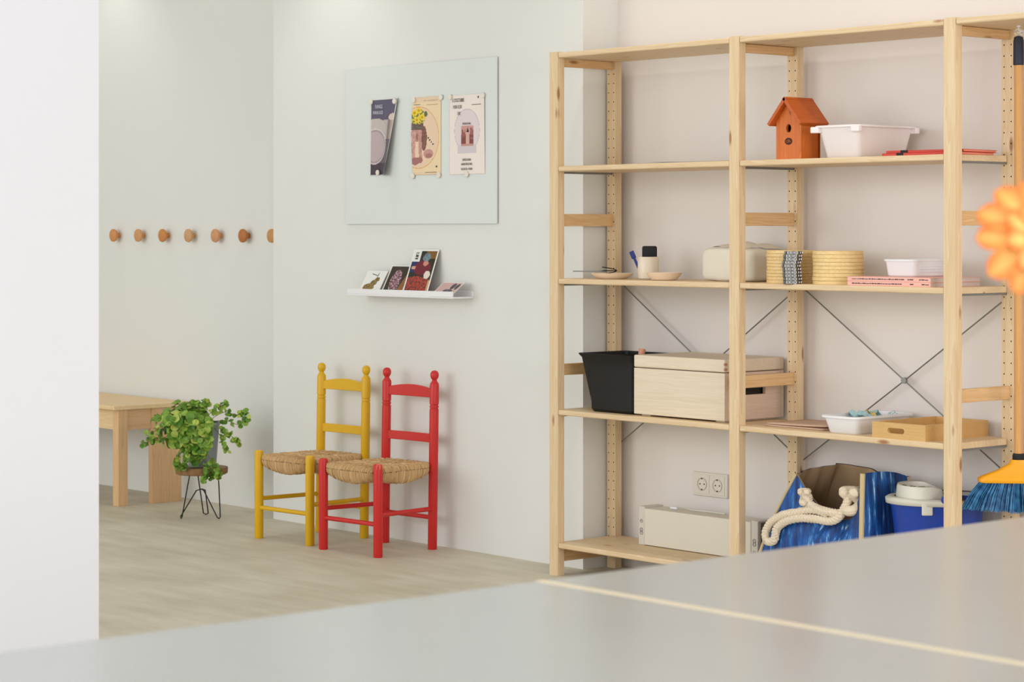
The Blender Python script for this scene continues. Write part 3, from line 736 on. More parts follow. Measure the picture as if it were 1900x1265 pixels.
knot((-0.002, yy, 0.258), 0.016, 'rope_knot'); knot((0.166, yy + .02, 0.262), 0.026, 'rope_knot')
b = MB(); b.tube(catmull([(0.105, 0.02, 0.285), (0.112, -0.02, 0.25), (0.11, -0.06, 0.20)]), 0.008, 8); b.build('inner_strap', plain('strap_tan', srgb(150, 124, 92), 0.8), bag)

bk = thing('mop_bucket', 'royal blue oval mop bucket with white wringer behind the right post', 'bucket', (1.512, 0.153, S5), 49)
b = MB(); b.lathe([(0.72, 0), (0.75, 0.003), (0.95, 0.245), (1.0, 0.262), (1.035, 0.264), (1.035, 0.270), (1.0, 0.272), (0.97, 0.268), (0.92, 0.24), (0.72, 0.01), (0.02, 0.008)], 48, sx=0.142, sy=0.118, cap0=True, cap1=True)
b.build('bucket_body', blueP, bk)
b = MB(); n = 40; w_r = []
def arc(z, k, a0=68, a1=292): return [(0.142 * k * math.cos(rad(a0 + (a1 - a0) * i / n)), 0.118 * k * math.sin(rad(a0 + (a1 - a0) * i / n)), z) for i in range(n + 1)]
for z, k in ((0.262, 1.06), (0.276, 1.07), (0.280, 1.02), (0.280, 0.90)): w_r.append(arc(z, k))
b.rings(w_r, closed=False, cap0=False, cap1=False)
wr = b.build('wringer_rim', offW, bk, solid=0.003)
b = MB(); rs = []
for z, k in ((0.276, 0.90), (0.308, 0.86), (0.316, 0.83), (0.316, 0.62), (0.300, 0.60), (0.22, 0.45)):
    a = []
    for i in range(n):
        t = i * 2 * math.pi / n; x = 0.125 * k * math.cos(t) * .62 - 0.052; y = 0.112 * k * math.sin(t)
        a.append((x, y, z - 0.35 * max(0, x + 0.03) * (1 if z > .29 else 0)))
    rs.append(a)
b.rings(rs, cap0=False, cap1=True); b.build('wringer_cone', offW, bk)
b = MB()
for a in (235, 262, 205): 
    M = Matrix.Translation((-0.052 + 0.125 * .73 * .62 * math.cos(rad(a)), 0.112 * .73 * math.sin(rad(a)), 0.3165)) @ Matrix.Rotation(rad(a + 90), 4, 'Z'); b.box(-0.009, 0.009, -0.002, 0.002, -0.001, 0.0008, M=M)
b.build('slot', dark, bk, smooth=0)
M = Matrix.Translation((0.0, 0, 0))
b = MB(); b.box(-0.066, -0.034, -0.119, -0.112, 0.236, 0.270); b.build('clip', offW, bk, bev=0.004)
for s in (-1, 1):
    b = MB(); b.cyl((0.0, s * 0.121, 0.283), (0.0, s * 0.130, 0.283), 0.012, n=20); b.build('handle_lug', blueP, bk, bev=0.002)
b = MB(); b.tube(catmull([(0.005, -0.132, 0.285), (0.05, -0.130, 0.282), (0.105, -0.105, 0.283), (0.153, -0.05, 0.285), (0.160, 0, 0.286), (0.153, 0.05, 0.285), (0.105, 0.105, 0.283), (0.05, 0.130, 0.282), (0.005, 0.132, 0.285)]), 0.0022, 8); b.build('wire_handle', chromeM, bk)

# ------------------------------------------------------------------ broom hanging in the right bay
bm = thing('broom', 'broom with wooden handle, yellow head and blue bristles hanging at right', 'broom', (1.792, 0.172, 0.37), 42)
b = MB(); b.cyl((0, 0, 0.155), (0, 0, 1.315), 0.0125, n=24); b.build('handle', handleM, bm)
b = MB(); b.lathe([(0.0135, 1.285), (0.0155, 1.287), (0.0150, 1.355), (0.0125, 1.366), (0.004, 1.370)], 24, cap0=True, cap1=True); b.build('grip', plain('navy_grip', srgb(22, 28, 50), 0.5), bm)
b = MB(); b.tube([(0.010 * math.sin(t), 0, 1.380 + 0.010 * -math.cos(t)) for t in [i * 2 * math.pi / 16 for i in range(17)]], 0.0022, 6); b.build('hanging_loop', offW, bm)
b = MB(); b.lathe([(0.0165, 0.148), (0.0175, 0.150), (0.0175, 0.163), (0.0150, 0.168)], 24, cap0=True, cap1=True); b.build('collar', blackR, bm)
b = MB(); rs = []
for (hw2, hd2, z) in ((0.112, 0.020, 0.083), (0.116, 0.022, 0.086), (0.116, 0.022, 0.096), (0.108, 0.020, 0.101), (0.060, 0.021, 0.120), (0.028, 0.019, 0.138), (0.022, 0.018, 0.150)):
    rs.append(rrect(0, 0, hw2, hd2, min(hd2 * .9, 0.016), z))
b.rings(rs); b.build('head', yellowP, bm)
b = MB(); Rb = random.Random(3)
for i in range(560):
    u = Rb.uniform(-1, 1); v = Rb.uniform(-1, 1)
    p0 = Vector((0.108 * u, 0.017 * v, 0.086)); L = 0.088 * (1 - 0.10 * abs(u)) * Rb.uniform(0.94, 1.03)
    p1 = Vector((0.108 * u + 0.055 * u + Rb.uniform(-.003, .003), 0.017 * v + 0.016 * v, 0.086 - L))
    pm = (p0 + p1) / 2 + Vector((0.004 * u, 0, 0.002))
    b.tube([p0, pm, p1], 0.0013, 4)
o = b.build('bristles', bristM, bm, smooth=0); o['kind'] = 'stuff'
hk = thing('hook', 'small white hook under the top shelf holding the broom loop', 'hook', (1.792, 0.172, 1.769))
b = MB(); b.cyl((0, 0, 0), (0, 0, -0.004), 0.006, n=12); b.tube(catmull([(0, 0, -0.004), (0, 0, -0.012), (0.004, 0.004, -0.018), (0, 0, -0.0215), (-0.003, -.003, -0.018)]), 0.0016, 6); b.build('hook_body', whiteM, hk)

# ------------------------------------------------------------------ wall socket behind the shelves
so = thing('wall_socket', 'double white electrical socket on the wall above the heater', 'socket', (0.406, 0.335, 0.321))
b = MB(); b.box(-0.080, 0.080, -0.009, 0, -0.040, 0.040); fr2 = b.build('plate', sockM, so, bev=0.002)
for s in (-1, 1):
    b = MB(); M = Matrix.Translation((s * 0.036, -0.0092, 0)) @ Matrix.Rotation(rad(90), 4, 'X')
    b.box(s * 0.036 - 0.033, s * 0.036 + 0.033, -0.0105, -0.009, -0.033, 0.033)
    sk = b.build('socket_face', sockM, fr2, bev=0.001)
    b = MB(); M = Matrix.Translation((s * 0.036, -0.0106, 0)) @ Matrix.Rotation(rad(90), 4, 'X')
    b.lathe([(0.022, 0), (0.022, 0.0022), (0.0195, 0.0022), (0.0185, -0.0005), (0.001, -0.0005)], 32, M, cap1=True)
    b.build('socket_cup', plain('socket_cup_%d' % (s + 1), srgb(206, 196, 182), 0.5), fr2)
    b = MB()
    for dx in (-0.0095, 0.0095): b.cyl((s * 0.036 + dx, -0.0108, 0), (s * 0.036 + dx, -0.0100, 0), 0.0027, n=12)
    for dz in (-0.019, 0.019): b.box(s * 0.036 - 0.003, s * 0.036 + 0.003, -0.0128, -0.0106, dz - 0.0022, dz + 0.0022)
    b.build('contact', dark, fr2, smooth=0)

# ------------------------------------------------------------------ glass board, flyers, ledge and cards on the pier
YW = 0.168
gb = thing('glass_board', 'large pale grey blue glass board on the pier wall', 'board', (-0.9635, YW, 1.204))
b = MB(); b.box(-0.4565, 0.4565, -0.009, -0.004, 0, 0.606); b.build('board_panel', glassB, gb, bev=0.0008)
b = MB(); b.box(-0.43, 0.43, -0.004, 0, 0.03, 0.57); b.build('mount', offW, gb, smooth=0)
def sheet(name, label, cat, x0, x1, z0, z1, bulge, paint, nu=60, nv=110, grp=None):
    o = thing(name, label, cat, ((x0 + x1) / 2, YW - 0.010, z0), 0, grp)
    W = x1 - x0; H = z1 - z0
    def S(u, v):
        return (-W / 2 + W * u, -bulge(u, v), H * v)
    b = MB()
    def S2(u, v):
        p = S(u, v); return (p[0] + getattr(S2, 'dx', lambda a, c: 0)(u, v), p[1], p[2])
    if hasattr(bulge, 'dx'): S2.dx = bulge.dx
    b.grid(S2, nu, nv, cfn=lambda u, v: srgb(*paint(u, v)))
    b.build('printed_sheet', printM, o, smooth=60, solid=0.0003)
    return o
def ell(u, v, cu, cv, a, b2): return ((u - cu) / a) ** 2 + ((v - cv) / b2) ** 2
# colours here are the printed inks of each picture
def paint1(u, v):
    c = (96, 90, 112) if v > .55 else (104, 94, 104)
    if v < .16: c = (74, 64, 74)
    if ell(u, v, .62, .60, .30, .13) < 1: c = (186, 178, 176)
    if u > .70 and .47 < v < .74: c = (140, 122, 122) if u < .84 else (176, 160, 150)
    if ell(u, v, .90, .76, .18, .045) < 1: c = (214, 200, 190)
    if ell(u, v, .22, .62, .40, .13) < 1: c = (196, 186, 180)
    e = ell(u, v, .20, .38, .50, .235)
    if e < 1: c = (214, 204, 206)
    if e < .88: c = (168, 152, 158)
    if e < .70: c = (190, 172, 176)
    if u < .03 or u > .97 or v < .012 or v > .99: c = (228, 226, 224)
    return c
def b1(u, v): return 0.0006 + 0.030 * max(0, u - .45) ** 2 * (0.2 + (1 - v)) * 3
b1.dx = lambda u, v: -0.050 * u * max(0, (1 - v)) ** 1.1 - 0.004 * (1 - v)
def paint2(u, v):
    c = (238, 214, 176)
    e = ell(u, v, .22, .48, .72, .40)
    if e < 1.0: c = (226, 180, 128)
    if e < .93: c = (234, 206, 178)
    if v > .93 or v < .04: c = (232, 206, 174)
    hsh = noise.noise(Vector((u * 22, v * 40, 0)))
    if ell(u, v, .40, .47, .11, .16) < 1: c = (126, 84, 74) if hsh < .1 else (142, 98, 86)
    if ell(u, v, .17, .53, .17, .10) < 1: c = (188, 142, 134)
    if ell(u, v, .17, .49, .035, .05) < 1: c = (160, 108, 102)
    if abs(u - .06 - .12 * (v - .4)) < .055 and .22 < v < .56: c = (206, 160, 150) if hsh < .15 else (190, 140, 132)
    if abs(u - .27 + .10 * (v - .4)) < .058 and .20 < v < .57: c = (202, 154, 146) if hsh < .15 else (186, 134, 126)
    if ell(u, v, .10, .18, .14, .05) < 1 or ell(u, v, .24, .19, .12, .04) < 1: c = (166, 112, 108)
    if ell(u, v, .56, .27, .17, .06) < 1: c = (200, 150, 142)
    if ell(u, v, .58, .245, .12, .03) < 1: c = (172, 120, 114)
    if u < .38 and .58 < v < .67: c = (104, 88, 82) if hsh < .2 else (120, 102, 94)
    if ell(u, v, .20, .75, .27, .10) < 1 and hsh < .30:
        c = (226, 194, 44) if hsh > -.12 else (96, 122, 60)
    for fx_, fy_ in ((.08, .80), (.22, .83), (.34, .74), (.16, .71)):
        e2 = ell(u, v, fx_, fy_, .085, .038)
        if e2 < 1: c = (238, 210, 62) if e2 > .25 else (204, 160, 30)
    if ell(u, v, .47, .78, .06, .035) < 1: c = (84, 112, 70)
    for k in range(5):
        if abs(u - (.50 + .055 * k)) < .022 and abs(v - (.50 - .028 * k)) < .010: c = (52, 44, 44)
    if .40 < u < .90 and (abs(v - .950) < .008 or abs(v - .918) < .004): c = (176, 146, 116) if noise.noise(Vector((u * 60, 0, v))) > -.2 else c
    if .50 < u < .90 and (abs(v - .893) < .004 or abs(v - .872) < .003): c = (188, 158, 128)
    if .05 < u < .28 and abs(v - .905) < .008: c = (120, 130, 140)
    if ell(u, v, .85, .105, .03, .014) < 1: c = (50, 44, 44)
    if .45 < u < .85 and abs(v - .03) < .006: c = (150, 124, 100)
    return c
def b2_(u, v): return 0.0008 + 0.010 * max(0, .25 - u) ** 2 * 12 * (1 - abs(2 * v - 1))
def paint3(u, v):
    c = (240, 230, 222)
    e = ell(u, v, .50, .55, .36, .27)
    if e < 1 and not (v < .36): c = (192, 178, 190)
    if e < .95 and not (v < .36): c = (226, 214, 218)
    if .24 < u < .76 and .26 < v <= .37: c = (212, 204, 208)
    if .33 < u < .68 and .35 < v < .61:
        s = noise.noise(Vector((u * 18, v * 22, 3)))
        c = (206, 154, 148) if v > .5 else (130, 74, 68)
        if .47 < u < .57 and v < .53: c = (214, 172, 160)
        if abs(u - .52) < .035 * (1 - (v - .53) / .06) and .53 < v < .59: c = (60, 36, 40)
        if .35 < u < .45 and .46 < v < .56 and s > -.2: c = (150, 92, 86)
        if .58 < u < .68 and .44 < v < .58 and s > -.2: c = (160, 100, 94)
        if v < .38: c = (196, 150, 140)
    if .80 < u < .83 and .945 < v < .975: c = (40, 36, 40)
    if .64 < u < .90 and (abs(v - .865) < .004 or (abs(v - .845) < .004 and u < .86)): c = (110, 100, 98)
    if .44 < u < .56 and abs(v - .80) < .004: c = (130, 120, 118)
    return c
def b3(u, v): return 0.0008 + 0.004 * max(0, u - .85) * 6 * v
f1 = sheet('flyer', 'grey violet flyer with plate photo, curled right edge, leftmost on the board', 'flyer', -1.258, -1.082, 1.391, 1.685, b1, paint1, grp='flyers on the glass board')
f2 = sheet('flyer', 'cream flyer with yellow bouquet and oval frame in the middle of the board', 'flyer', -0.996, -0.826, 1.388, 1.682, b2_, paint2, grp='flyers on the glass board')
f3 = sheet('flyer', 'white flyer with black lettering and small red photo, rightmost on the board', 'flyer', -0.775, -0.572, 1.386, 1.680, b3, paint3, grp='flyers on the glass board')
lt = plain('white_ink', srgb(214, 210, 222), 0.7)
text('lettering', 'FANGS', 0.021, lt, FRONT(-0.055, -0.0034, 0.258), f1, sx=.72); text('lettering', 'PARAULES', 0.019, lt, FRONT(-0.069, -0.0034, 0.236), f1, sx=.72)
text('lettering', "11 D'OCTUBRE", 0.019, inkM, FRONT(-0.085, -0.0034, 0.268), f3, sx=.55); text('lettering', '19:30-15:30', 0.018, inkM, FRONT(-0.080, -0.0034, 0.244), f3, sx=.60)
text('lettering', '15€', 0.017, inkM, FRONT(-0.055, -0.0034, 0.220), f3, sx=.7)
text('lettering', 'UN DIA DE FANG', 0.011, inkM, FRONT(0.0, -0.0034, 0.183), f3, 'CENTER', sx=.55)
for z, s, w_ in ((0.050, 'CENTRE DE DANSA', 0.8), (0.034, 'LABORATORI DE FANG', .85), (0.016, 'TALLERS DE L. POESIA', 0.95)):
    text('lettering', s, 0.0115, inkM, FRONT(0.0, -0.0034, z), f3, 'CENTER', sx=.62 * w_)
mg = [(-1.250, 1.676, 'at the top left corner of the violet flyer'), (-1.088, 1.672, 'at the top right corner of the violet flyer'), (-1.205, 1.402, 'at the bottom of the violet flyer'),
      (-0.985, 1.672, 'at the top left corner of the cream flyer'), (-0.822, 1.676, 'at the top right corner of the cream flyer'), (-0.990, 1.385, 'at the bottom left corner of the cream flyer'), (-0.835, 1.386, 'at the bottom right corner of the cream flyer'),
      (-0.768, 1.674, 'at the top left corner of the white flyer'), (-0.580, 1.672, 'at the top right corner of the white flyer'), (-0.672, 1.386, 'at the bottom edge of the white flyer')]
b = MB(); M = Matrix.Rotation(rad(90), 4, 'X'); b.lathe([(0.0105, 0), (0.0105, 0.004), (0.0095, 0.005), (0.001, 0.0052)], 20, M, cap0=True, cap1=True)
m0 = b.build('magnet', magM)
for i, (x, z, lab) in enumerate(mg):
    o = m0 if i == 0 else m0.copy()
    if i: col.objects.link(o)
    o.location = (x, YW - 0.0125 - (0.012 if i == 1 else 0.002 if i == 2 else 0), z)
    tag(o, 'small round white magnet ' + lab, 'magnet', 'magnets on the glass board')

lg = thing('picture_ledge', 'narrow white picture ledge on the wall below the glass board', 'ledge', (-1.0, YW, 0.930))
b = MB(); b.box(-0.290, 0.350, -0.100, 0.0, 0.0, 0.006); b.box(-0.290, 0.350, -0.100, -0.095, 0.006, 0.026); b.box(-0.290, 0.350, -0.006, 0.0, 0.006, 0.026)
b.build('ledge_body', whiteM, lg, bev=0.001)
def card(label, x, w_, h, yb, yt, paint, zb=0.9365, nu=44, nv=60):
    o = thing('postcard', label, 'postcard', (x, yb, zb), 0, 'postcards on the picture ledge')
    dy = yt - yb; dz = math.sqrt(h * h - dy * dy)
    b = MB(); b.grid(lambda u, v: (w_ * u, dy * v, dz * v), nu, nv, cfn=lambda u, v: srgb(*paint(u, v)))
    b.build('printed_card', printM, o, smooth=0, solid=0.0006)
def wb(u, v, c, m=.05): return (236, 234, 228) if u < m or u > 1 - m or v < m or v > 1 - m else c
def pc1(u, v):
    c = (234, 234, 230); n = noise.noise(Vector((u * 14, v * 14, 1)))
    if ell(u, v, .38, .28, .27, .17) < 1 or ell(u, v, .55, .48, .16, .13) < 1 or ell(u, v, .66, .62, .12, .10) < 1: c = (150, 122, 72) if n > 0 else (112, 96, 58)
    if abs((v - .78) - .25 * (.62 - u)) < .018 and .30 < u < .64: c = (120, 108, 92)
    if abs(u - .60 - .1 * (v - .7)) < .015 and .68 < v < .92: c = (120, 108, 80)
    return c
def pc2(u, v):
    n = noise.noise(Vector((u * 16, v * 22, 2))); c = (58, 48, 38)
    if u + (1 - v) * .4 > 1.0: c = (142, 98, 56)
    if ell(u + (v - .5) * .0, v, .45, .45, .24, .40) < 1: c = (190, 160, 170) if n > .1 else (132, 92, 104) if n > -.2 else (90, 54, 60)
    return wb(u, v, c, .04)
def pc3(u, v):
    n = noise.noise(Vector((u * 20, v * 26, 5))); c = (44, 40, 32)
    if u > .55 and v > .8: c = (122, 88, 40)
    if u < .4 and .5 < v < .76: c = (32, 48, 96)
    if ell(u, v, .52, .60, .34, .16) < 1: c = (110, 32, 50)
    if ell(u, v, .62, .70, .10, .06) < 1: c = (206, 138, 118)
    if ell(u, v, .60, .83, .15, .09) < 1: c = (118, 140, 148) if n > -.1 else (84, 104, 112)
    if v < .42 - .1 * abs(u - .4): c = (190, 66, 50) if n > .12 else (150, 60, 52) if n > -.1 else (96, 60, 48)
    if u > .88 and v < .34: c = (196, 160, 116)
    if ell(u, v, .78, .45, .12, .09) < 1: c = (226, 214, 200)
    if ell(u, v, .18, .60, .08, .04) < 1: c = (206, 160, 130)
    if u < .33 and v > .74: c = (226, 228, 224)
    if .14 < u < .26 and .79 < v < .93 and n > -.25: c = (70, 66, 62)
    return wb(u, v, c, .035)
def pc4(u, v):
    n = noise.noise(Vector((u * 14, v * 14, 7))); c = (206, 172, 168) if v > .32 else (214, 214, 216)
    if v > .28 and v < .36 and u < .45: c = (118, 88, 84)
    if ell(u, v, .66, .72, .10, .20) < 1 or ell(u, v, .86, .70, .08, .20) < 1: c = (78, 70, 80)
    if ell(u, v, .58, .40, .22, .12) < 1 or ell(u, v, .32, .20, .18, .07) < 1: c = (82, 80, 88) if n > -.2 else (110, 108, 112)
    return wb(u, v, c, .03)
card('postcard of a brown hare on white, leftmost on the ledge', -1.262, 0.126, 0.102, 0.098, 0.150, pc1)
card('dark postcard with a pinkish bundle, second from left on the ledge', -1.122, 0.130, 0.124, 0.100, 0.158, pc2)
card('tall postcard of a person in a knit hat with red shawl', -0.988, 0.150, 0.182, 0.098, 0.160, pc3)
card('pale pink postcard with dark figures at the right end of the ledge', -0.782, 0.122, 0.086, 0.066, 0.135, pc4)

# ------------------------------------------------------------------ pegs on the alcove wall
b = MB(); M = Matrix.Rotation(rad(90), 4, 'X')
b.lathe([(0.012, 0), (0.012, 0.012), (0.019, 0.018), (0.0265, 0.024), (0.0295, 0.030), (0.0285, 0.036), (0.020, 0.041), (0.001, 0.044)], 36, M, cap0=True, cap1=True)
pgm = b.build('wall_peg', pegMs[0])
pl_ = ['honey coloured, first beside the white partition', 'tan coloured, second from the partition', 'amber coloured, third from the partition', 'pale, fourth and middle of the row', 'pinkish, fifth from the partition', 'darkest brown, sixth from the partition', 'sand coloured, half hidden at the pier edge']
for i, x in enumerate((-3.344, -3.131, -2.928, -2.718, -2.507, -2.297, -2.085)):
    o = pgm if i == 0 else pgm.copy()
    if i:
        o.data = pgm.data.copy(); o.data.materials[0] = pegMs[i]; col.objects.link(o)
    o.location = (x, 0.302, 1.157)
    tag(o, 'round wooden wall peg, ' + pl_[i], 'peg', 'round wooden pegs in a row')

# ------------------------------------------------------------------ bench
bn = thing('low_table', 'light pine low table with square legs against the alcove wall', 'table', (-2.69, 0.0, 0.0))
b = MB(); b.box(-1.10, 0.0, -0.120, 0.285, 0.413, 0.430); b.build('top', benchX, bn, bev=0.001)
b = MB(); b.box(-0.058, -0.012, -0.092, -0.046, 0, 0.4128); b.build('leg', benchZ, bn, bev=0.001)
b = MB(); b.box(-1.08, -1.034, -0.092, -0.046, 0, 0.4128); b.build('leg', benchZ, bn, bev=0.001)
b = MB(); b.box(-0.040, -0.012, 0.075, 0.225, 0, 0.4128); b.build('panel_leg', benchZ, bn, bev=0.001)
b = MB(); b.box(-1.08, -1.052, 0.075, 0.225, 0, 0.4128); b.build('panel_leg', benchZ, bn, bev=0.001)
boxo('end_apron', benchY, -0.034, -0.018, -0.0455, 0.0745, 0.325, 0.4128, bn)
boxo('front_apron', benchX, -1.0335, -0.0585, -0.080, -0.062, 0.325, 0.4128, bn)

# ------------------------------------------------------------------ plant stand and plant
PX, PY = -2.145, -0.035
st = thing('plant_stand', 'low stand with a bark edged wood slab on black hairpin legs', 'stand', (PX, PY, 0))
b = MB(); n = 48
def rim(t, k=1): return 0.108 * k * (1 + 0.03 * math.sin(3 * t + 1) + 0.02 * math.sin(7 * t))
rs = []
for z, k in ((0.181, 0.93), (0.184, 0.985), (0.204, 1.0), (0.209, 0.985)): rs.append([(rim(2 * math.pi * i / n, k) * math.cos(2 * math.pi * i / n), rim(2 * math.pi * i / n, k) * math.sin(2 * math.pi * i / n), z) for i in range(n)])
b.rings(rs, cap1=False); rs2 = [rs[-1], [(p[0] * .97, p[1] * .97, 0.2095) for p in rs[-1]]]; b.rings(rs2, 1, cap0=False)
b.build('slab', [barkM, slabM], st, smooth=50)
for a in (241, 4, 122):
    a = rad(a + 14); c, s = math.cos(a), math.sin(a); px, py = -s, c
    pts = [(0.062 * c + 0.030 * px, 0.062 * s + 0.030 * py, 0.181), (0.088 * c + 0.010 * px, 0.088 * s + 0.010 * py, 0.008), (0.089 * c, 0.089 * s, 0.003), (0.088 * c - 0.010 * px, 0.088 * s - 0.010 * py, 0.008), (0.02 * c - 0.01 * px, 0.02 * s - 0.01 * py, 0.112), (0.0, 0.0, 0.118)]
    b = MB(); b.tube(pts, 0.0026, 8); b.build('hairpin_leg', wireM, st)
pp = thing('potted_plant', 'trailing round leaved green houseplant in a grey pot on the wood stand', 'plant', (PX - 0.002, PY + 0.004, 0.2096))
b = MB(); b.lathe([(0.052, 0), (0.056, 0.002), (0.063, 0.09), (0.070, 0.172), (0.073, 0.173), (0.0735, 0.182), (0.0725, 0.184), (0.067, 0.182), (0.065, 0.160)], 40, cap0=True)
b.build('pot', potM, pp)
b = MB(); b.lathe([(0.0655, 0.160), (0.03, 0.166), (0.001, 0.166)], 30, cap1=True); b.build('soil', soilM, pp)
Rl = random.Random(11); camR = Vector((0.654, 0.756, 0)); camF = Vector((0.756, -0.654, 0))
leaf = MB(); stems = MB()
def add_leaf(p, nrm, r, shade):
    q = nrm.to_track_quat('Z', 'Y'); k = 9; rot = Rl.uniform(0, 6.28)
    ring = []
    for i in range(k):
        a = 2 * math.pi * i / k; rr3 = r * (1 + (0.18 if i == 0 else 0))
        ring.append(p + q @ Vector((rr3 * math.cos(a + rot), rr3 * .92 * math.sin(a + rot), r * .16 * math.cos(2 * a))))
    c0 = leaf.verts([p - nrm * r * .10] + ring)
    c = srgb(*shade)
    for i in range(k): leaf.face((c0, c0 + 1 + i, c0 + 1 + (i + 1) % k), 0, c)
def shade():
    t = Rl.random()
    a = (70, 118, 30); b3_ = (136, 172, 60); c3 = (184, 196, 92)
    return tuple(lerp(a, b3_, t / .75)) if t < .75 else tuple(lerp(b3_, c3, (t - .75) / .25))
top = Vector((0, 0, 0.175))
for i in range(620):
    # leafy mound, heavier on the side away from the chairs
    th_ = Rl.uniform(0, 2 * math.pi); ph = Rl.uniform(-0.95, 1.35); rr4 = Rl.uniform(0.60, 1.0) * (1 + 0.22 * noise.noise(Vector((math.cos(th_) * 2.2, math.sin(th_) * 2.2, ph * 2.2))))
    d = Vector((math.cos(th_) * math.cos(ph), math.sin(th_) * math.cos(ph), math.sin(ph)))
    lat = d.dot(camR); fw = d.dot(camF)
    w2 = 0.155 if lat < 0 else 0.075
    p = Vector((0, 0, 0.165)) + camR * (lat * w2 - 0.045) * rr4 + camF * fw * 0.105 * rr4 + Vector((0, 0, d.z * (0.105 if d.z > 0 else 0.125) * rr4))
    if p.z < 0.085 + 0.5 * max(0, p.dot(camR) + 0.03): continue
    if p.z < 0.05 and Rl.random() < .6: continue
    hr = math.hypot(p.x, p.y)
    if hr < 0.082 and p.z < 0.185: continue
    nr = (d + Vector((0, 0, 0.5)) + camF * 0.5 + Vector((Rl.uniform(-.6, .6), Rl.uniform(-.6, .6), Rl.uniform(-.4, .4)))).normalized()
    add_leaf(p, nr, Rl.uniform(0.012, 0.0200), shade())
    if i % 4 == 0: stems.tube(catmull([Vector((Rl.uniform(-.03, .03), Rl.uniform(-.03, .03), 0.165)), (p + top) / 2 + Vector((0, 0, .02)), p], 3), 0.0011, 4)
for i in range(230):
    lt_ = Rl.uniform(-0.125, 0.046); lo = 0.115 - 0.9 * max(0, lt_ + 0.125) if lt_ < 0 - .01 else 0.02 + 1.3 * (lt_ + .01)
    zz = Rl.uniform(max(0.004, lo), 0.215)
    p = camR * lt_ + camF * (0.080 + Rl.uniform(0, 0.035) * (0.4 + zz * 4)) + Vector((0, 0, zz))
    if zz < 0.03: p = camR * max(-.08, lt_) + camF * 0.098 + Vector((0, 0, zz + .004))
    add_leaf(p, (camF + Vector((Rl.uniform(-.7, .7), Rl.uniform(-.7, .7), Rl.uniform(-.1, .9)))).normalized(), Rl.uniform(0.011, 0.019), shade())
    if i % 3 == 0: stems.tube(catmull([camF * 0.05 + camR * (lt_ * .4) + Vector((0, 0, 0.17)), camF * 0.078 + camR * (lt_ * .8) + Vector((0, 0, 0.178)), p], 4), 0.0011, 4)
sprigs = [[(0.03, .19), (0.09, .225), (0.15, .218), (0.185, .232)], [(0.05, .19), (0.11, .195), (0.155, .175), (0.20, .205)], [(0.05, .18), (0.10, .15), (0.125, .13), (0.16, .10)],
          [(0.05, .17), (0.09, .12), (0.10, .09), (0.12, .075)], [(0.04, .06), (0.055, .02), (0.06, -.01), (0.05, -.035)], [(0.06, .05), (0.075, 0.01), (0.082, -.02), (0.085, -.03)], [(0.02, .02), (0.03, .01), (0.028, -.02), (0.02, -.045)],
          [(-0.10, .17), (-0.17, .165), (-0.20, .13), (-0.23, .14)], [(-0.10, .15), (-0.16, .12), (-0.20, .11), (-0.235, .10)], [(-0.02, .20), (0.0, .25), (0.03, .262), (0.02, .27)], [(0.02, .20), (0.055, .24), (0.08, .25), (0.10, .262)],
          [(-.06, .10), (-.08, .05), (-.09, .02), (-.085, .005)], [(-.04, .09), (-.05, .05), (-.055, .02), (-.07, .01)]]
for sp in sprigs:
    P = catmull([camR * a + camF * (0.03 + Rl.uniform(0, .05) + (0.06 if zz < .1 else 0)) + Vector((0, 0, zz)) for a, zz in sp], 6)
    stems.tube(P, 0.0012, 5)
    for k, p in enumerate(P[4:]):
        for s in (-1, 1):
            if Rl.random() < .72:
                add_leaf(p + Vector((Rl.uniform(-.008, .008), Rl.uniform(-.008, .008), s * 0.007)), (camF * .7 + Vector((Rl.uniform(-.7, .7), Rl.uniform(-.7, .7), Rl.uniform(-.2, .9)))).normalized(), Rl.uniform(0.007, 0.0125), shade())
leaf.build('foliage', leafM, pp, smooth=0)['kind'] = 'stuff'
stems.build('stems', stemM, pp)['kind'] = 'stuff'

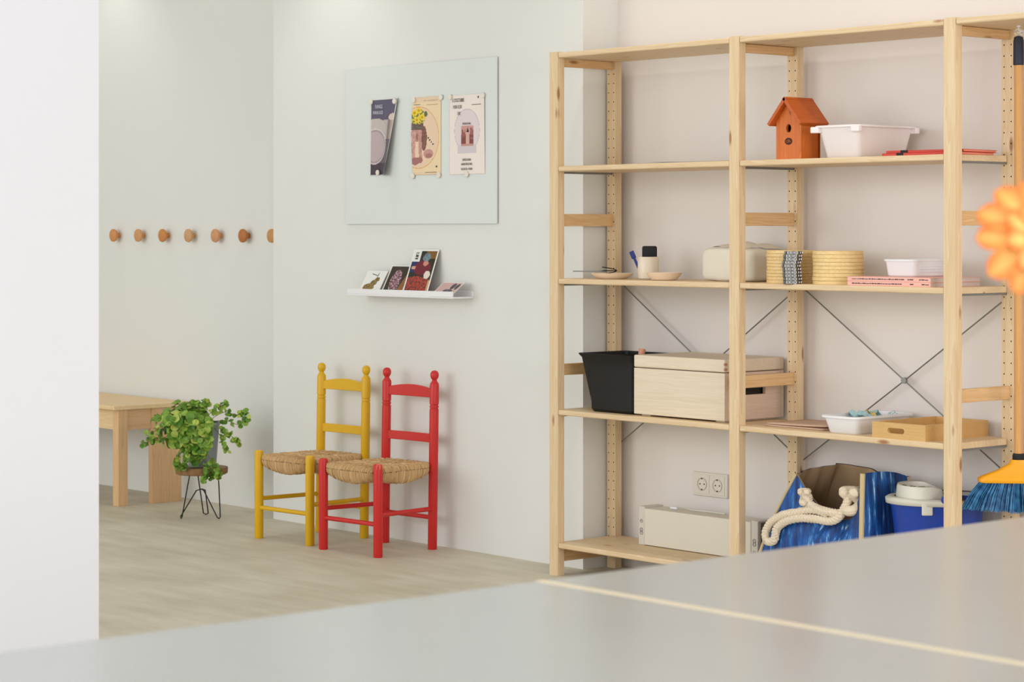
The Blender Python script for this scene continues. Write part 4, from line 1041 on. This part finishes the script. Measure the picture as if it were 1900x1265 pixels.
# ------------------------------------------------------------------ children's chairs
FW, BW, DP = 0.152, 0.132, 0.143
def chair(loc, rz, paint, label, lean):
    o = thing('rush_chair', label, 'chair', loc, rz)
    for s in (-1, 1):
        b = MB(); b.lathe([(0.0155, 0), (0.0170, 0.003), (0.0172, 0.325), (0.0165, 0.333), (0.012, 0.337), (0.001, 0.338)], 24, Matrix.Translation((s * FW, -DP, 0)), cap0=True, cap1=True)
        b.build('front_leg', paint, o)
        b = MB(); M = Matrix.Translation((s * BW, DP, 0)) @ Matrix.Rotation(rad(-lean), 4, 'X')
        b.lathe([(0.0155, 0), (0.0172, 0.003), (0.0172, 0.518), (0.0150, 0.520), (0.0150, 0.523), (0.0172, 0.525), (0.0172, 0.530), (0.0150, 0.532), (0.0150, 0.535), (0.0172, 0.537), (0.0172, 0.606), (0.0165, 0.612), (0.010, 0.622), (0.0085, 0.626),
                 (0.011, 0.629), (0.0150, 0.636), (0.0162, 0.644), (0.0150, 0.652), (0.010, 0.659), (0.001, 0.662)], 24, M, cap0=True, cap1=True)
        b.build('rear_leg', paint, o)
        b = MB(); b.cyl((s * FW, -DP, 0.152), (s * BW, DP, 0.150), 0.0085, n=14); b.build('side_rung', paint, o)
    b = MB(); b.cyl((-FW, -DP, 0.118), (FW, -DP, 0.118), 0.0085, n=14); b.build('front_rung', paint, o)
    b = MB(); b.cyl((-BW, DP, 0.118), (BW, DP, 0.118), 0.0085, n=14); b.build('rear_rung', paint, o)
    off = math.tan(rad(lean))
    for nm, z0, z1, arch in (('top_slat', 0.560, 0.590, 0.014), ('middle_slat', 0.394, 0.426, 0.0)):
        b = MB(); rs = []
        for i in range(17):
            u = i / 16; x = -BW + 0.010 + (2 * BW - 0.020) * u; yb = DP + off * z0; yt = DP + off * z1; zt = z1 + arch * math.sin(u * math.pi) ** .8
            cv = 0.006 * math.sin(u * math.pi)
            rs.append([(x, yb - 0.006 + cv, z0), (x, yb + 0.006 + cv, z0), (x, yt + 0.006 + cv, zt), (x, yt - 0.006 + cv, zt)])
        b.rings(rs); b.build(nm, paint, o, bev=0.002)
    # rush seat: closed pillow with strand ridges that run square to the nearest side
    b = MB(); ng = 150
    def S(u, v, topside):
        a, c = 2 * u - 1, 2 * v - 1; f = max(abs(a), abs(c)); g = min(abs(a), abs(c))
        hw3 = FW + (BW - FW) * v + 0.004
        pinch = 1 - 0.13 * (g * f) ** 7
        x = a * hw3 * pinch; y = c * (DP + 0.010) * pinch
        e = max(0, (f - 0.86) / 0.14); prof = math.sqrt(max(0, 1 - e * e))
        side = abs(a) > abs(c); par = (c if side else a); 
        ridge = math.sin((par * (DP if side else FW)) * 2 * math.pi / 0.0085 + 2.2 * noise.noise(Vector((x * 30, y * 30, 0)))) * 0.0017
        ridge += noise.noise(Vector((x * 90, y * 90, 1.0 if topside else 5.0))) * 0.0030
        diag = 1 - min(1, abs(abs(a) - abs(c)) / 0.06)
        zm = 0.303
        if topside: z = zm + 0.019 * prof + ridge - 0.0035 * diag * f - 0.004 * (1 - f)
        else: z = zm - (0.014 + 0.034 * (1 - g * g)) * prof - ridge
        out = 1 + ridge * 6 * e
        return (x * out, y * out, z)
    def C(topside):
        def cf(u, v):
            a, c = 2 * u - 1, 2 * v - 1; side = abs(a) > abs(c); par = (c if side else a); per = a if side else c
            x = a * FW; y = c * DP
            t = 0.5 + 0.5 * noise.noise(Vector((par * 60, per * 4, 3.0 if side else 9.0)))
            t2 = max(0, noise.noise(Vector((par * 25, per * 2, 17.0))))
            t = min(1, max(0, t + .35 * (noise.noise(Vector((par * 190, per * 7, 2.0)))))); c0 = lerp((172, 132, 84), (232, 202, 154), t)
            c0 = lerp(c0, (120, 82, 44), t2 * .6)
            return srgb(*c0)
        return cf
    b.grid(lambda u, v: S(u, v, True), ng, ng, cfn=C(True)); b.grid(lambda u, v: S(1 - u, v, False), ng, ng, cfn=C(False))
    b.build('rush_seat', rushM, o, smooth=60)
    return o
chair((-1.332, -0.062, 0), 4, yelPaint, 'small yellow painted chair with woven rush seat beside the red chair', 1.0)
rc = chair((-0.915, -0.062, 0), 4, redPaint, 'small red painted chair with woven rush seat beside the yellow chair', 1.0)
b = MB(); b.lathe([(0.0178, 0.318), (0.0176, 0.332), (0.0128, 0.3382)], 8, Matrix.Translation((FW, -DP, 0)) @ Matrix.Rotation(rad(-60), 4, 'Z'))
b.f = b.f[:3] + b.f[8:11]; b.m = b.m[:6]; b.c = b.c[:6]
b.build('paint_chip', chipM, rc)

# ------------------------------------------------------------------ the two work tables in front
def table(y0, y1, label):
    o = thing('work_table', label, 'table', (3.755, (y0 + y1) / 2, 0))
    h = (y1 - y0) / 2
    b = MB(); b.box(0, 2.3, -h + 0.0045, h - 0.0045, 0.725, 0.750); b.build('tabletop', tableM, o, bev=0.002)
    for ya, yb in ((-h, -h + 0.0043), (h - 0.0043, h)): boxo('edge_strip', brassM, 0, 2.3, ya, yb, 0.722, 0.7505, o)
    for x in (0.12, 2.18):
        for s in (-1, 1):
            b = MB(); b.box(x - 0.025, x + 0.025, s * (h - .08) - 0.025, s * (h - .08) + 0.025, 0, 0.7248); b.build('leg', whiteM, o, bev=0.002)
    return o
table(-3.409, -1.9, 'right grey white work table beyond the pale seam')
table(-4.92, -3.411, 'left grey white work table nearest the camera')

# ------------------------------------------------------------------ orange flower in its vase
F = Vector((4.665, -3.640, 1.172)); base = Vector((4.80, -3.50, 0.7502))
vs = thing('vase', 'slim glass vase on the work table holding the orange flower', 'vase', base)
b = MB(); b.lathe([(0.028, 0), (0.032, 0.003), (0.026, 0.06), (0.014, 0.13), (0.017, 0.16), (0.0155, 0.16), (0.0125, 0.13), (0.024, 0.06), (0.028, 0.006), (0.001, 0.005)], 32, cap0=True, cap1=True); b.build('vase_body', vaseM, vs)
fl = thing('gerbera', 'large out of focus orange gerbera flower at the right edge', 'flower', base)
nF = Vector((0.80, -0.50, 0.28)).normalized(); q = nF.to_track_quat('Z', 'Y'); C0 = F - base
b = MB(); b.tube(catmull([(0, 0, 0.008), (0.0, -0.001, 0.16), (-0.05, -0.05, 0.30), C0 - nF * 0.03, C0 - nF * 0.004], 8), 0.003, 8); b.build('stem', gStem, fl)
Rf = random.Random(5); 
def petal(ang, L, Wd, lift, droop):
    b = MB(); M = Matrix.Rotation(ang, 4, 'Z')
    def fn(u, v):
        wv = Wd * min(1, .35 + v * 1.1) * (math.sqrt(max(0.0004, 1 - ((v - .72) / .28) ** 2)) if v > .72 else 1)
        x = (2 * u - 1) * wv; y = 0.006 + L * v
        z = lift * v - droop * v * v + 0.35 * abs(2 * u - 1) ** 2 * wv
        return C0 + q @ (M @ Vector((x, y, z)))
    def cf(u, v):
        t = min(1, abs(2 * u - 1) * .7 + max(0, v - .55) * 1.1)
        return srgb(*lerp((255, 214, 120), (246, 128, 56), t))
    b.grid(fn, 8, 14, cfn=cf); return b.build('petal', petalM, fl, smooth=60, solid=0.0005)
for i in range(12): petal(2 * math.pi * i / 12 + Rf.uniform(-.06, .06), 0.049 * Rf.uniform(.93, 1.05), 0.0128, 0.010, 0.018)
for i in range(9): petal(2 * math.pi * (i + .5) / 9 + Rf.uniform(-.08, .08), 0.027 * Rf.uniform(.9, 1.1), 0.0095, 0.016, 0.010)
b = MB(); M = Matrix.Translation(C0) @ q.to_matrix().to_4x4(); b.lathe([(0.010, 0.0), (0.011, 0.005), (0.007, 0.009), (0.001, 0.010)], 20, M, cap0=True, cap1=True); b.build('flower_centre', plain('flower_eye', srgb(236, 170, 60), .8, bump=1, bscale=500), fl)
